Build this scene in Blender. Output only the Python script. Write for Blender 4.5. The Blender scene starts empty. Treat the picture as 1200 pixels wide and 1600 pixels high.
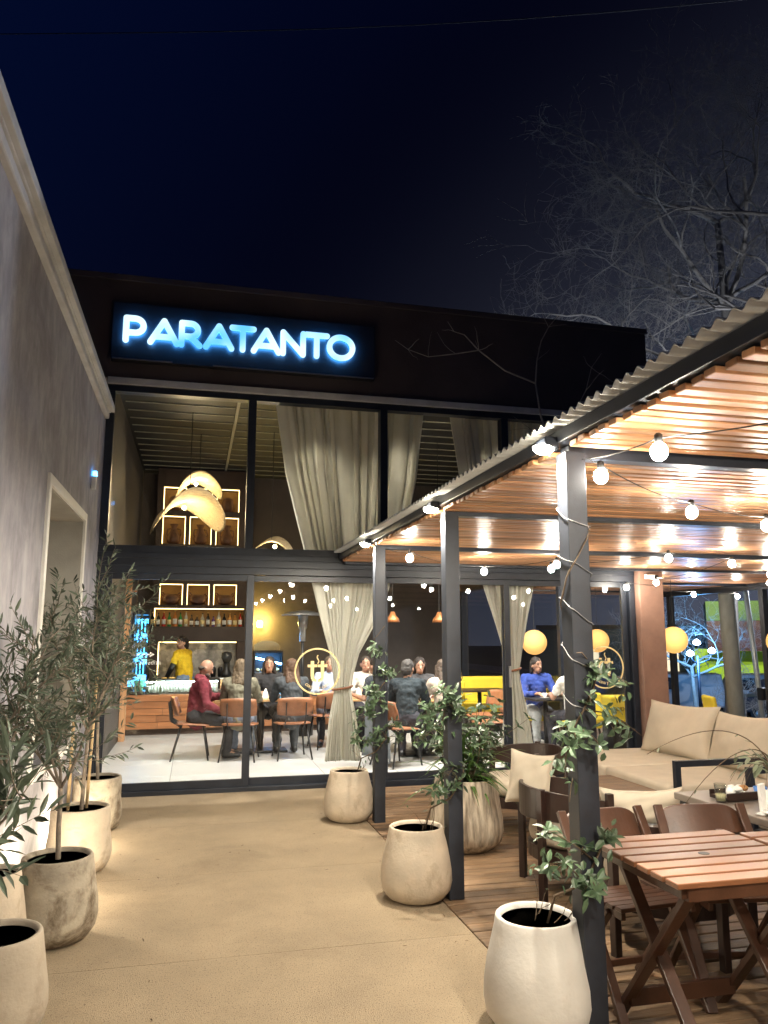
import bpy, math, random
from mathutils import Vector, Matrix, Euler
random.seed(7)
R = math.radians
S = bpy.context.scene
COL = S.collection
# ---------------------------------------------------------------- camera, sky, exposure
cam = bpy.data.objects.new('camera', bpy.data.cameras.new('camera')); COL.objects.link(cam)
cam.data.lens = 27.045; cam.data.sensor_width = 36; cam.data.sensor_fit = 'AUTO'
cam.data.clip_start = 0.05; cam.data.clip_end = 2000
cam.location = (0, 0, 1.65); cam.rotation_euler = (R(99.2), 0, R(-13.75))
S.camera = cam
W = bpy.data.worlds.new('World'); S.world = W; W.use_nodes = True
wn = W.node_tree.nodes; wl = W.node_tree.links
bg = wn['Background']
sky = wn.new('ShaderNodeTexSky'); sky.sky_type = 'NISHITA'; sky.sun_disc = False
sky.sun_elevation = R(-6.0); sky.sun_rotation = R(-70); sky.altitude = 100
wl.new(sky.outputs[0], bg.inputs[0]); bg.inputs[1].default_value = 0.10
# town glow: a little navy everywhere, greyer low over the street side (real light-polluted night air)
tc = wn.new('ShaderNodeTexCoord'); dot = wn.new('ShaderNodeVectorMath'); dot.operation = 'DOT_PRODUCT'
dot.inputs[1].default_value = (0.80, 0.52, -0.30)
wl.new(tc.outputs['Generated'], dot.inputs[0])
rp = wn.new('ShaderNodeValToRGB'); wl.new(dot.outputs['Value'], rp.inputs[0])
rp.color_ramp.interpolation = 'B_SPLINE'
e = rp.color_ramp.elements
e[0].position = 0.0; e[0].color = (0.0003, 0.0026, 0.020, 1)
e[1].position = 1.0; e[1].color = (0.10, 0.115, 0.165, 1)
q = e.new(0.33); q.color = (0.0003, 0.0007, 0.0052, 1)
q = e.new(0.52); q.color = (0.0008, 0.0010, 0.0055, 1)
q = e.new(0.74); q.color = (0.018, 0.020, 0.031, 1)
bg2 = wn.new('ShaderNodeBackground'); wl.new(rp.outputs[0], bg2.inputs[0]); bg2.inputs[1].default_value = 0.27
ad = wn.new('ShaderNodeAddShader'); wl.new(bg.outputs[0], ad.inputs[0]); wl.new(bg2.outputs[0], ad.inputs[1])
wl.new(ad.outputs[0], wn['World Output'].inputs[0])
S.view_settings.view_transform = 'Standard'; S.view_settings.look = 'None'
S.view_settings.exposure = 2.05; S.view_settings.gamma = 1.0
cy = S.cycles
cy.use_denoising = True; cy.max_bounces = 8; cy.diffuse_bounces = 4; cy.glossy_bounces = 4; cy.transparent_max_bounces = 24
cy.sample_clamp_indirect = 4.0; cy.sample_clamp_direct = 0; cy.caustics_reflective = False; cy.caustics_refractive = False
cy.use_light_tree = True

# ---------------------------------------------------------------- materials
MATS = {}
def mat(name, col, rough=.6, metal=0., var=.12, scale=6., bump=0., bscale=80., island=0., spec=.5,
        stretch=(1, 1, 1), col2=None, fleck=None, fscale=200., trans=0., stain=None):
    if name in MATS: return MATS[name]
    m = bpy.data.materials.new(name); m.use_nodes = True; MATS[name] = m
    n = m.node_tree.nodes; l = m.node_tree.links; b = n['Principled BSDF']
    t = n.new('ShaderNodeTexCoord'); mp = n.new('ShaderNodeMapping'); mp.inputs['Scale'].default_value = stretch
    l.new(t.outputs['Object'], mp.inputs[0])
    nz = n.new('ShaderNodeTexNoise'); nz.inputs['Scale'].default_value = scale; nz.inputs['Detail'].default_value = 6
    nz.inputs['Roughness'].default_value = .62
    l.new(mp.outputs[0], nz.inputs['Vector'])
    r = n.new('ShaderNodeValToRGB'); l.new(nz.outputs[0], r.inputs[0])
    r.color_ramp.elements[0].position = .32; r.color_ramp.elements[1].position = .68
    a = [max(0, c*(1-var)) for c in col]; c2 = [min(1, c*(1+var)) for c in (col2 or col)]
    r.color_ramp.elements[0].color = (*a, 1); r.color_ramp.elements[1].color = (*c2, 1)
    out = r.outputs[0]
    if fleck:
        nf = n.new('ShaderNodeTexNoise'); nf.inputs['Scale'].default_value = fscale; nf.inputs['Detail'].default_value = 3
        l.new(mp.outputs[0], nf.inputs['Vector'])
        rf = n.new('ShaderNodeValToRGB'); l.new(nf.outputs[0], rf.inputs[0])
        rf.color_ramp.elements[0].position = .56; rf.color_ramp.elements[1].position = .66
        rf.color_ramp.elements[0].color = (0, 0, 0, 1); rf.color_ramp.elements[1].color = (1, 1, 1, 1)
        mx = n.new('ShaderNodeMix'); mx.data_type = 'RGBA'
        l.new(rf.outputs[0], mx.inputs['Factor']); l.new(out, mx.inputs['A']); mx.inputs['B'].default_value = (*fleck, 1)
        out = mx.outputs['Result']
    if stain:
        ns = n.new('ShaderNodeTexNoise'); ns.inputs['Scale'].default_value = stain[1]; ns.inputs['Detail'].default_value = 9; ns.inputs['Roughness'].default_value = .68
        ns.inputs['Distortion'].default_value = .5
        l.new(t.outputs['Object'], ns.inputs['Vector'])
        rs = n.new('ShaderNodeValToRGB'); l.new(ns.outputs[0], rs.inputs[0])
        rs.color_ramp.elements[0].position = stain[2]; rs.color_ramp.elements[1].position = stain[3]
        rs.color_ramp.elements[0].color = (0, 0, 0, 1); rs.color_ramp.elements[1].color = (stain[4],)*3+(1,)
        mx2 = n.new('ShaderNodeMix'); mx2.data_type = 'RGBA'
        l.new(rs.outputs[0], mx2.inputs['Factor']); l.new(out, mx2.inputs['A']); mx2.inputs['B'].default_value = (*stain[0], 1)
        out = mx2.outputs['Result']
    if island:
        g = n.new('ShaderNodeNewGeometry'); mr = n.new('ShaderNodeMapRange')
        mr.inputs['To Min'].default_value = 1-island; mr.inputs['To Max'].default_value = 1+island
        l.new(g.outputs['Random Per Island'], mr.inputs[0])
        mm = n.new('ShaderNodeVectorMath'); mm.operation = 'SCALE'
        l.new(out, mm.inputs[0]); l.new(mr.outputs[0], mm.inputs['Scale']); out = mm.outputs[0]
    l.new(out, b.inputs['Base Color'])
    b.inputs['Roughness'].default_value = rough; b.inputs['Metallic'].default_value = metal
    b.inputs['Specular IOR Level'].default_value = spec
    rr = n.new('ShaderNodeMapRange'); rr.inputs['To Min'].default_value = max(.02, rough-.08); rr.inputs['To Max'].default_value = min(1, rough+.1)
    l.new(nz.outputs[0], rr.inputs[0]); l.new(rr.outputs[0], b.inputs['Roughness'])
    if bump:
        nb = n.new('ShaderNodeTexNoise'); nb.inputs['Scale'].default_value = bscale; nb.inputs['Detail'].default_value = 5
        l.new(mp.outputs[0], nb.inputs['Vector'])
        bp = n.new('ShaderNodeBump'); bp.inputs['Strength'].default_value = bump; bp.inputs['Distance'].default_value = .01
        l.new(nb.outputs[0], bp.inputs['Height']); l.new(bp.outputs[0], b.inputs['Normal'])
    if trans:
        tb = n.new('ShaderNodeBsdfTranslucent'); l.new(out, tb.inputs[0])
        ms = n.new('ShaderNodeMixShader'); ms.inputs[0].default_value = trans
        l.new(b.outputs[0], ms.inputs[1]); l.new(tb.outputs[0], ms.inputs[2]); l.new(ms.outputs[0], n['Material Output'].inputs[0])
    return m
def emis(name, col, s):
    if name in MATS: return MATS[name]
    m = bpy.data.materials.new(name); m.use_nodes = True; MATS[name] = m
    n = m.node_tree.nodes; b = n['Principled BSDF']
    b.inputs['Base Color'].default_value = (.02, .02, .02, 1); b.inputs['Roughness'].default_value = .4
    b.inputs['Emission Color'].default_value = (*col, 1); b.inputs['Emission Strength'].default_value = s
    return m
def glassmat(name, tint=(.93, .95, .96), r0=.05, boost=1.):
    if name in MATS: return MATS[name]
    m = bpy.data.materials.new(name); m.use_nodes = True; MATS[name] = m
    n = m.node_tree.nodes; l = m.node_tree.links
    n.remove(n['Principled BSDF'])
    lw = n.new('ShaderNodeLayerWeight'); lw.inputs[0].default_value = .5
    p = n.new('ShaderNodeMath'); p.operation = 'POWER'; p.inputs[1].default_value = 5; l.new(lw.outputs['Facing'], p.inputs[0])
    mr = n.new('ShaderNodeMapRange'); mr.inputs['To Min'].default_value = r0; mr.inputs['To Max'].default_value = boost
    l.new(p.outputs[0], mr.inputs[0])
    tr = n.new('ShaderNodeBsdfTransparent'); tr.inputs[0].default_value = (*tint, 1)
    gl = n.new('ShaderNodeBsdfGlossy'); gl.inputs['Roughness'].default_value = .012
    ms = n.new('ShaderNodeMixShader'); l.new(mr.outputs[0], ms.inputs[0]); l.new(tr.outputs[0], ms.inputs[1]); l.new(gl.outputs[0], ms.inputs[2])
    l.new(ms.outputs[0], n['Material Output'].inputs[0])
    return m

M_path = mat('path_concrete', (.33, .255, .165), .9, var=.15, scale=1.7, bump=.75, bscale=230, fleck=(.165, .12, .075), fscale=120, stain=((.20, .15, .095), 1.3, .52, .70, .6))
M_stucco = mat('stucco', (.28, .27, .30), .8, var=.16, scale=5.0, bump=.7, bscale=26, stretch=(1, 1.3, .6), col2=(.34, .325, .345), stain=((.15, .14, .155), 1.6, .48, .70, .7))
M_cornice = mat('cornice_plaster', (.48, .485, .50), .75, var=.14, scale=5, bump=.3, bscale=40)
M_white = mat('white_trim', (.72, .70, .66), .6, var=.06, scale=8, bump=.1)
M_reveal = mat('reveal_plaster', (.36, .34, .30), .8, var=.08, scale=5, bump=.2)
M_facade = mat('facade_render', (.060, .046, .050), .8, var=.2, scale=1.4, bump=.35, bscale=40)
M_steel = mat('dark_steel', (.014, .018, .028), .40, var=.25, scale=9, bump=.06, bscale=120, spec=.5)
M_post = mat('post_steel', (.020, .024, .034), .5, var=.3, scale=7, bump=.08, bscale=160)
M_terra = mat('terracotta_render', (.26, .15, .11), .85, var=.14, scale=5, bump=.5, bscale=120)
M_glass = glassmat('window_glass', (.97, .98, .985), .022)
M_cglass = glassmat('clear_glass', (.9, .93, .93), .08)
M_tile = mat('floor_tile', (.40, .40, .39), .35, var=.08, scale=3, island=.05)
M_grout = mat('tile_grout', (.16, .16, .155), .9)
M_deck = mat('deck_board', (.215, .135, .075), .55, var=.42, scale=2.6, bump=.5, bscale=30, island=.36, stretch=(.35, 4, 4), stain=((.07, .045, .03), 1.6, .52, .70, .7))
M_slat = mat('varnished_slat', (.45, .225, .105), .36, var=.36, scale=3, bump=.15, bscale=40, island=.38, stretch=(.4, 5, 5), spec=.7)
M_tablew = mat('varnished_table_wood', (.19, .080, .036), .32, var=.22, scale=4, bump=.05, bscale=50, island=.2, stretch=(.5, 6, 6), spec=.7)
M_chairw = mat('chair_wood', (.070, .029, .015), .36, var=.3, scale=5, bump=.1, bscale=60, island=.15, spec=.6)
M_darkw = mat('dark_walnut', (.026, .013, .010), .36, var=.3, scale=5, spec=.55)
M_zinc = mat('corrugated_zinc', (.42, .43, .43), .42, metal=.35, var=.15, scale=4, bump=.05)
M_pot = mat('cement_pot', (.47, .40, .31), .7, stain=((.27, .21, .14), 4.5, .52, .68, .7), var=.13, scale=3.2, bump=.25, bscale=60, col2=(.54, .45, .34))
M_potw = mat('pale_cement_pot', (.62, .59, .54), .62, stain=((.42, .37, .30), 4.0, .55, .75, .55), var=.09, scale=3, bump=.15, bscale=50)
M_potg = mat('weathered_cement_pot', (.33, .285, .22), .75, stain=((.10, .065, .035), 4.2, .47, .62, .9), var=.3, scale=3.4, bump=.35, bscale=40, col2=(.38, .33, .25))
M_potrib = mat('streaked_pot', (.24, .185, .13), .75, var=.5, scale=6, bump=.35, bscale=40, stretch=(3, 3, .35), col2=(.42, .36, .28))
M_soil = mat('soil', (.018, .013, .010), .95, var=.5, scale=40, bump=.8, bscale=90)
M_bark = mat('grey_bark', (.19, .155, .12), .85, var=.3, scale=20, bump=.5, bscale=60)
M_stake = mat('cane', (.45, .32, .17), .7, var=.2, scale=12)
M_twig = mat('vine_stem', (.11, .075, .045), .8, var=.3, scale=20)
M_olive = mat('olive_leaf', (.085, .110, .075), .45, var=.35, scale=9, island=.5, trans=.18)
M_vine = mat('vine_leaf', (.070, .115, .060), .36, var=.4, scale=9, island=.5, trans=.15, spec=.6)
M_lush = mat('strap_leaf', (.075, .150, .032), .42, var=.4, scale=7, island=.45, trans=.2)
M_cush = mat('beige_canvas', (.56, .49, .385), .9, var=.07, scale=5, bump=.25, bscale=260)
M_pil = mat('cream_linen', (.60, .53, .42), .9, var=.06, scale=5, bump=.2, bscale=260)
M_curt = mat('cream_curtain', (.82, .80, .72), .85, var=.05, scale=4, bump=.1, bscale=200, trans=.3)
M_tan = mat('tan_leather', (.26, .105, .048), .42, var=.22, scale=8, bump=.1, bscale=120)
M_black = mat('black_metal', (.015, .015, .016), .45, var=.2, scale=10)
M_brown = mat('dark_brown_panel', (.050, .030, .021), .55, var=.2, scale=3, bump=.05)
M_inner = mat('interior_wall', (.075, .062, .055), .75, var=.2, scale=2.2, bump=.2, bscale=30)
M_innerL = mat('interior_cement_wall', (.055, .048, .042), .7, var=.25, scale=2.2, bump=.3, bscale=26, stretch=(1, 1.4, .5))
M_ceil = mat('ceiling_metal', (.011, .012, .010), .55, metal=.1, var=.1, scale=2)
M_ceilline = mat('ceiling_joint', (.30, .295, .24), .5)
M_marble = mat('grey_marble', (.10, .10, .10), .3, var=.5, scale=3.2, col2=(.34, .33, .31), fleck=(.6, .58, .54), fscale=6)
M_barwood = mat('bar_plank', (.30, .125, .050), .45, var=.3, scale=3, island=.45, stretch=(.4, 4, 4))
M_stonetop = mat('counter_stone', (.07, .06, .055), .3, var=.3, scale=6)
M_warmled = emis('warm_led', (1., .72, .30), 9.)
M_niche = mat('niche_back', (.34, .20, .075), .7)
M_clay = mat('dark_clay', (.12, .055, .030), .5, var=.3, scale=9, bump=.1)
M_ltw = mat('light_wood_top', (.52, .31, .135), .45, var=.2, scale=4, stretch=(.5, 5, 5))
M_yel = mat('yellow_fabric', (.66, .50, .035), .8, var=.1, scale=5, bump=.15, bscale=200)
M_fibre = mat('woven_fibre', (.52, .41, .24), .8, var=.3, scale=5, bump=.8, bscale=30, stretch=(1, 9, 9), trans=.18)
M_asph = mat('asphalt', (.05, .05, .053), .85, var=.2, scale=3, bump=.3, bscale=60)
M_pave = mat('pavement', (.28, .28, .28), .8, var=.12, scale=2, bump=.2)
M_earth = mat('earth', (.06, .055, .045), .95, var=.3, scale=1.)
M_kerb = mat('kerb_stone', (.35, .35, .34), .8)
M_conc = mat('pole_concrete', (.27, .285, .265), .85, var=.2, scale=5, bump=.3, bscale=50, stretch=(1, 1, .4))
M_lime = mat('lime_paint', (.42, .62, .035), .7, var=.06)
M_dkred = mat('dark_red_paint', (.07, .02, .03), .6)
M_van = mat('white_car_paint', (.55, .57, .6), .3, var=.03)
M_tyre = mat('tyre_rubber', (.02, .02, .02), .8)
M_dglass = mat('dark_window', (.015, .02, .03), .1, spec=.8)
M_tree = mat('bare_bark', (.30, .27, .24), .8, var=.2, scale=9)
M_paper = mat('white_paper', (.78, .77, .74), .8, var=.03)
M_china = mat('white_china', (.80, .79, .77), .25, var=.02)
M_blue = mat('blue_plastic', (.05, .22, .65), .4)
M_green = mat('mint_plastic', (.10, .50, .36), .4)
M_gold = mat('cream_vinyl', (.86, .68, .34), .6, var=.02)
M_vinyl = mat('white_vinyl', (.85, .84, .82), .6, var=.02)
M_copper = mat('copper_shade', (.42, .17, .06), .4, metal=.4)
M_chrome = mat('brushed_steel', (.5, .5, .5), .3, metal=.9)

# ---------------------------------------------------------------- mesh helpers
class MB:
    def __init__(s): s.v = []; s.f = []; s.mi = []; s.cur = 0
    def add(s, vs, fs):
        o = len(s.v); s.v += [tuple(p) for p in vs]
        for f in fs: s.f.append([i+o for i in f]); s.mi.append(s.cur)
        return s
    def box(s, c, d, rz=0, rx=0, ry=0):
        m = Matrix.Translation(c) @ Euler((rx, ry, rz)).to_matrix().to_4x4()
        vs = [m @ Vector((x*d[0]/2, y*d[1]/2, z*d[2]/2)) for z in (-1, 1) for y in (-1, 1) for x in (-1, 1)]
        return s.add(vs, [[0, 2, 3, 1], [4, 5, 7, 6], [0, 1, 5, 4], [2, 6, 7, 3], [0, 4, 6, 2], [1, 3, 7, 5]])
    def bx(s, x0, x1, y0, y1, z0, z1):
        return s.box(((x0+x1)/2, (y0+y1)/2, (z0+z1)/2), (abs(x1-x0), abs(y1-y0), abs(z1-z0)))
    def bar(s, p, q, w, h, up=(0, 0, 1)):
        p = Vector(p); q = Vector(q); d = (q-p); L = d.length; d.normalize(); u = Vector(up)
        if abs(d.dot(u)) > .98: u = Vector((0, 1, 0))
        x = d.cross(u).normalized(); y = x.cross(d).normalized()
        vs = []
        for t in (p, q):
            for a, b in ((-1, -1), (1, -1), (1, 1), (-1, 1)): vs.append(t + x*(a*w/2) + y*(b*h/2))
        return s.add(vs, [[0, 1, 2, 3], [7, 6, 5, 4], [0, 4, 5, 1], [1, 5, 6, 2], [2, 6, 7, 3], [3, 7, 4, 0]])
    def tube(s, pts, r, n=8, cap=True):
        pts = [Vector(p) for p in pts]; k = len(pts)
        if not isinstance(r, (list, tuple)): r = [r]*k
        vs = []; fr = None
        for i, p in enumerate(pts):
            d = (pts[min(i+1, k-1)]-pts[max(i-1, 0)])
            if d.length < 1e-9: d = Vector((0, 0, 1))
            d.normalize()
            if fr is None:
                fr = d.orthogonal().normalized()
            else:
                fr = fr - d*fr.dot(d)
                fr = d.orthogonal().normalized() if fr.length < 1e-6 else fr.normalized()
            b = d.cross(fr)
            for j in range(n):
                a = 2*math.pi*j/n; vs.append(p + (fr*math.cos(a)+b*math.sin(a))*r[i])
        fs = [[i*n+j, i*n+(j+1) % n, (i+1)*n+(j+1) % n, (i+1)*n+j] for i in range(k-1) for j in range(n)]
        if cap: fs += [list(range(n))[::-1], [(k-1)*n+j for j in range(n)]]
        return s.add(vs, fs)
    def lathe(s, prof, n=24, c=(0, 0, 0), m=None, wob=None):
        vs = []
        for i, (r, z) in enumerate(prof):
            for j in range(n):
                a = 2*math.pi*j/n; rr = r*(1+(wob(a, z) if wob else 0))
                p = Vector((rr*math.cos(a), rr*math.sin(a), z))
                if m: p = m @ p
                vs.append(p+Vector(c))
        k = len(prof)
        fs = [[i*n+j, i*n+(j+1) % n, (i+1)*n+(j+1) % n, (i+1)*n+j] for i in range(k-1) for j in range(n)]
        fs += [list(range(n))[::-1], [(k-1)*n+j for j in range(n)]]
        return s.add(vs, fs)
    def ell(s, c, r, nu=12, nv=8, m=None):
        if not isinstance(r, (list, tuple)): r = (r, r, r)
        vs = []; M = m or Matrix.Identity(3)
        def P(x, y, z): return Vector(c) + M @ Vector((x*r[0], y*r[1], z*r[2]))
        vs.append(P(0, 0, -1))
        for i in range(1, nv):
            t = math.pi*i/nv
            for j in range(nu):
                a = 2*math.pi*j/nu; vs.append(P(math.sin(t)*math.cos(a), math.sin(t)*math.sin(a), -math.cos(t)))
        vs.append(P(0, 0, 1)); L = len(vs)-1
        fs = [[0, 1+(j+1) % nu, 1+j] for j in range(nu)]
        for i in range(nv-2):
            for j in range(nu):
                a = 1+i*nu+j; b = 1+i*nu+(j+1) % nu; fs.append([a, b, b+nu, a+nu])
        o = 1+(nv-2)*nu
        fs += [[o+j, o+(j+1) % nu, L] for j in range(nu)]
        return s.add(vs, fs)
    def cap(s, p, q, r1, r2, n=12):
        p = Vector(p); q = Vector(q); d = q-p; L = d.length
        if L < 1e-6: return s.ell(p, r1)
        d.normalize(); pts = []; rs = []
        for t in (-.98, -.8, -.45, 0): pts.append(p+d*r1*t); rs.append(r1*math.sqrt(1-t*t))
        for t in (0, .45, .8, .98): pts.append(q+d*r2*t); rs.append(r2*math.sqrt(1-t*t))
        return s.tube(pts, rs, n)
    def prism(s, poly, fn, d):   # poly 2-D, fn(u,v,w)->3-D, extruded over w 0..d
        n = len(poly); vs = [fn(u, v, 0) for u, v in poly]+[fn(u, v, d) for u, v in poly]
        return s.add(vs, [list(range(n))[::-1], list(range(n, 2*n))]+[[i, (i+1) % n, n+(i+1) % n, n+i] for i in range(n)])
    def build(s, name, m, parent=None, smooth=False, bevel=0., world=False, seg=2):
        me = bpy.data.meshes.new(name)
        v = s.v
        if world and parent is not None:
            o0 = parent.matrix_basis.translation; pp = parent.parent
            while pp is not None: o0 = o0 + pp.matrix_basis.translation; pp = pp.parent
            v = [(p[0]-o0[0], p[1]-o0[1], p[2]-o0[2]) for p in v]
        me.from_pydata(v, [], s.f)
        for x in (m if isinstance(m, (list, tuple)) else [m]): me.materials.append(x)
        if any(s.mi): me.polygons.foreach_set('material_index', s.mi)
        if smooth: me.polygons.foreach_set('use_smooth', [True]*len(s.f))
        me.update()
        o = bpy.data.objects.new(name, me); COL.objects.link(o)
        if parent is not None: o.parent = parent
        if bevel:
            b = o.modifiers.new('bevel', 'BEVEL'); b.width = bevel; b.segments = seg; b.limit_method = 'ANGLE'; b.angle_limit = R(40)
            if smooth is False and seg > 1: me.polygons.foreach_set('use_smooth', [False]*len(s.f))
        return o
def tag(o, label=None, cat=None, group=None, kind=None):
    if label: o['label'] = label
    if cat: o['category'] = cat
    if group: o['group'] = group
    if kind: o['kind'] = kind
    return o
def thing(name, label, cat, loc=(0, 0, 0), rz=0., group=None):
    o = bpy.data.objects.new(name, None); COL.objects.link(o); o.location = loc; o.rotation_euler = (0, 0, rz)
    o.empty_display_size = .1
    return tag(o, label, cat, group)
def struct(mb, name, m, label=None, **k):
    return tag(mb.build(name, m, **k), label or name.replace('_', ' '), None, None, 'structure')
def copy_tree(o, parent=None):
    c = o.copy(); COL.objects.link(c)
    if parent is not None: c.parent = parent
    for ch in list(o.children): copy_tree(ch, c)
    return c
def place(o, loc, rz, label, first=[]):
    o.location = loc; o.rotation_euler = (0, 0, rz); o['label'] = label; return o
def bake(o):
    dg = bpy.context.evaluated_depsgraph_get(); me = bpy.data.meshes.new_from_object(o.evaluated_get(dg))
    o.modifiers.clear(); old = o.data; o.data = me; bpy.data.meshes.remove(old); return o
def blob(mb, name, m, parent, voxel=.012, it=4, disp=0, dsc=.06):
    o = mb.build(name, m, parent)
    r = o.modifiers.new('r', 'REMESH'); r.mode = 'VOXEL'; r.voxel_size = voxel; r.use_smooth_shade = True
    sm = o.modifiers.new('s', 'SMOOTH'); sm.iterations = it; sm.factor = .5
    if disp:
        tx = bpy.data.textures.get('folds%d' % int(dsc*1000)) or bpy.data.textures.new('folds%d' % int(dsc*1000), 'CLOUDS'); tx.noise_scale = dsc; tx.noise_depth = 2
        dm = o.modifiers.new('d', 'DISPLACE'); dm.texture = tx; dm.strength = disp; dm.mid_level = .5
    return bake(o)
def lamp(name, kind, loc, col, power, parent=None, size=.03, target=None, angle=90, blend=.5):
    d = bpy.data.lights.new(name, kind); d.color = col; d.energy = power
    if kind in ('POINT', 'SPOT'): d.shadow_soft_size = size
    if kind == 'SPOT': d.spot_size = R(angle); d.spot_blend = blend
    if kind == 'AREA': d.size = size
    o = bpy.data.objects.new(name, d); COL.objects.link(o); o.location = loc
    if target is not None: o.rotation_euler = (Vector(target)-Vector(loc)).to_track_quat('-Z', 'Y').to_euler()
    if parent is not None:
        o.parent = parent; o.matrix_parent_inverse = Matrix.LocRotScale(parent.location, parent.rotation_euler, None).inverted()
    return o
def text_mesh(txt, size, fn, name, m, parent, depth=.002, align='CENTER', space=1.):
    cu = bpy.data.curves.new(name, 'FONT'); cu.body = txt; cu.size = size; cu.align_x = align; cu.extrude = depth; cu.space_character = space
    o = bpy.data.objects.new(name, cu); COL.objects.link(o)
    dg = bpy.context.evaluated_depsgraph_get(); me = bpy.data.meshes.new_from_object(o.evaluated_get(dg))
    COL.objects.unlink(o); bpy.data.objects.remove(o)
    for v in me.vertices: v.co = fn(v.co.x, v.co.y, v.co.z)
    me.materials.clear(); me.materials.append(m)
    ob = bpy.data.objects.new(name, me); COL.objects.link(ob)
    if parent is not None: ob.parent = parent
    return ob
def rnd(a, b): return random.uniform(a, b)
WARM = (1., .80, .52)

# ---------------------------------------------------------------- ground, path, deck, street
struct(MB().bx(-150, 300, -150, 300, -2.6, -2.1), 'ground', M_earth, 'dark open ground around the restaurant')
mb = MB(); joints = [-8, -.2, 1.4, 2.9, 4.4, 5.88, 7.35, 8.79]
for a, b in zip(joints, joints[1:]): mb.bx(-1.04, 1.592, a+.0012, b-.0012, -2.1, 0)
struct(mb, 'path', M_path, 'sandy exposed aggregate concrete path')
mb = MB(); y = -8.
random.seed(3)
while y < 14.9:
    x = 1.6 if y < 8.62 else 5.82
    x -= 0
    while x < 9.25:
        L = rnd(1.6, 3.2); x2 = min(9.25, x+L)
        if 9.25-x2 < .5: x2 = 9.25
        mb.bx(x+.0015, x2-.0015, y+.005, y+.105, -.03, rnd(-.003, .002)); x = x2
    y += .112
struct(mb, 'deck', M_deck, 'weathered hardwood deck boards', bevel=.004, seg=1)
mb = MB().bx(1.6, 9.2, -8, 8.62, -2.1, -.034).bx(5.82, 9.2, 8.62, 14.9, -2.1, -.034)
struct(mb, 'deck_base', M_black, 'dark base under the deck')
struct(MB().bx(16, 30, -100, 200, -2.1, -2.0), 'street', M_asph, 'asphalt street beyond the terrace')
struct(MB().bx(9.4, 15.85, -100, 200, -2.1, -1.9), 'pavement', M_pave, 'pale pavement along the street')
struct(MB().bx(15.85, 16, -100, 200, -2.1, -1.88), 'kerb', M_kerb, 'kerb of the street')
struct(MB().bx(30, 30.15, -100, 200, -2.1, -1.88).bx(30.15, 36, -100, 200, -2.1, -1.9), 'far_pavement', M_pave, 'pavement across the street')

# interior floor of large tiles
mb = MB()
for i in range(-2, 8):
    for j in range(8):
        x0 = -1.1+i*.9+.9; x1 = x0+.9; y0 = 8.93+j*.9; y1 = y0+.9
        x0 = max(x0, -1.1); x1 = min(x1, 5.5)
        if x1-x0 < .05: continue
        mb.bx(x0+.003, x1-.003, y0+.003, min(y1, 16)-.003, -.04, .02)
struct(mb, 'floor', M_tile, 'pale grey floor tiles inside the cafe', bevel=.002, seg=1)
struct(MB().bx(-1.1, 5.6, 8.8, 16.1, -2.1, -.03).bx(-1.1, 5.5, 8.95, 16, -.028, .017), 'floor_base', M_grout, 'grout and slab under the tiles')

# ---------------------------------------------------------------- left stucco building
t = thing('stucco_building', 'grey trowelled stucco building with pale cornice along the left of the path', 'building', (-1.04, 3, 0))
Y0, Y1, ZA, ZB = 5.80, 7.60, .74, 2.72
mb = MB()
for a, b, c, d in ((-8, Y0, -2, 4.03), (Y1, 8.80, -2, 4.03), (Y0, Y1, -2, ZA), (Y0, Y1, ZB, 4.03)): mb.bx(-1.42, -1.04, a, b, c, d)
mb.bx(-7, -1.42, -8, 8.8, 3.6, 4.03)
mb.build('wall', M_stucco, t, world=True)
MB().bx(-1.5, -.995, -8, 8.74, 4.03, 4.10).build('cornice', M_cornice, t, world=True, bevel=.012)
MB().bx(-1.5, -.945, -8, 8.76, 4.112, 4.185).bx(-1.5, -.98, -8, 8.74, 4.10, 4.112).build('cornice', M_cornice, t, world=True, bevel=.010)
w = MB().bx(-1.1, -1.018, Y0-.075, Y0, ZA-.0, ZB+.075).bx(-1.1, -1.018, Y1, Y1+.075, ZA, ZB+.075).bx(-1.1, -1.018, Y0, Y1, ZB, ZB+.075)
wf = w.build('window_frame', M_white, t, world=True, bevel=.004)
MB().bx(-1.41, -1.0, Y0-.075, Y1+.075, ZA-.06, ZA).build('sill', M_white, t, world=True, bevel=.006)
MB().bx(-1.40, -1.041, Y0, Y0+.012, ZA, ZB-.012).bx(-1.40, -1.041, Y1-.012, Y1, ZA, ZB-.012).bx(-1.40, -1.041, Y0, Y1, ZB-.012, ZB).build('window_reveal', M_reveal, t, world=True)
MB().bx(-1.41, -1.36, Y0+.012, Y0+.07, ZA, ZB-.012).bx(-1.41, -1.36, Y1-.07, Y1-.012, ZA, ZB-.012).bx(-1.41, -1.36, Y0+.07, Y1-.07, ZB-.07, ZB-.012).bx(-1.41, -1.36, Y0+.07, Y1-.07, ZA, ZA+.06).bx(-1.41, -1.36, 6.67, 6.73, ZA+.06, ZB-.07).build('casement', M_black, t, world=True)
MB().bx(-1.395, -1.385, Y0+.07, 6.67, ZA+.06, ZB-.07).bx(-1.395, -1.385, 6.73, Y1-.07, ZA+.06, ZB-.07).build('pane', M_dglass, t, world=True)
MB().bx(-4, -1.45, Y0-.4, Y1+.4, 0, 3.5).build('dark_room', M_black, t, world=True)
t = thing('wall_light', 'small white sensor lamp with blue glow on the grey stucco wall', 'sensor lamp', (-1.04, 7.97, 3.12))
MB().box((.022, 0, .04), (.045, .05, .13)).build('housing', M_white, t, bevel=.006)
MB().box((.028, 0, .13), (.04, .042, .05)).build('lens', emis('sensor_blue', (.05, .35, 1.), 4.), t, bevel=.006)

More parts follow.
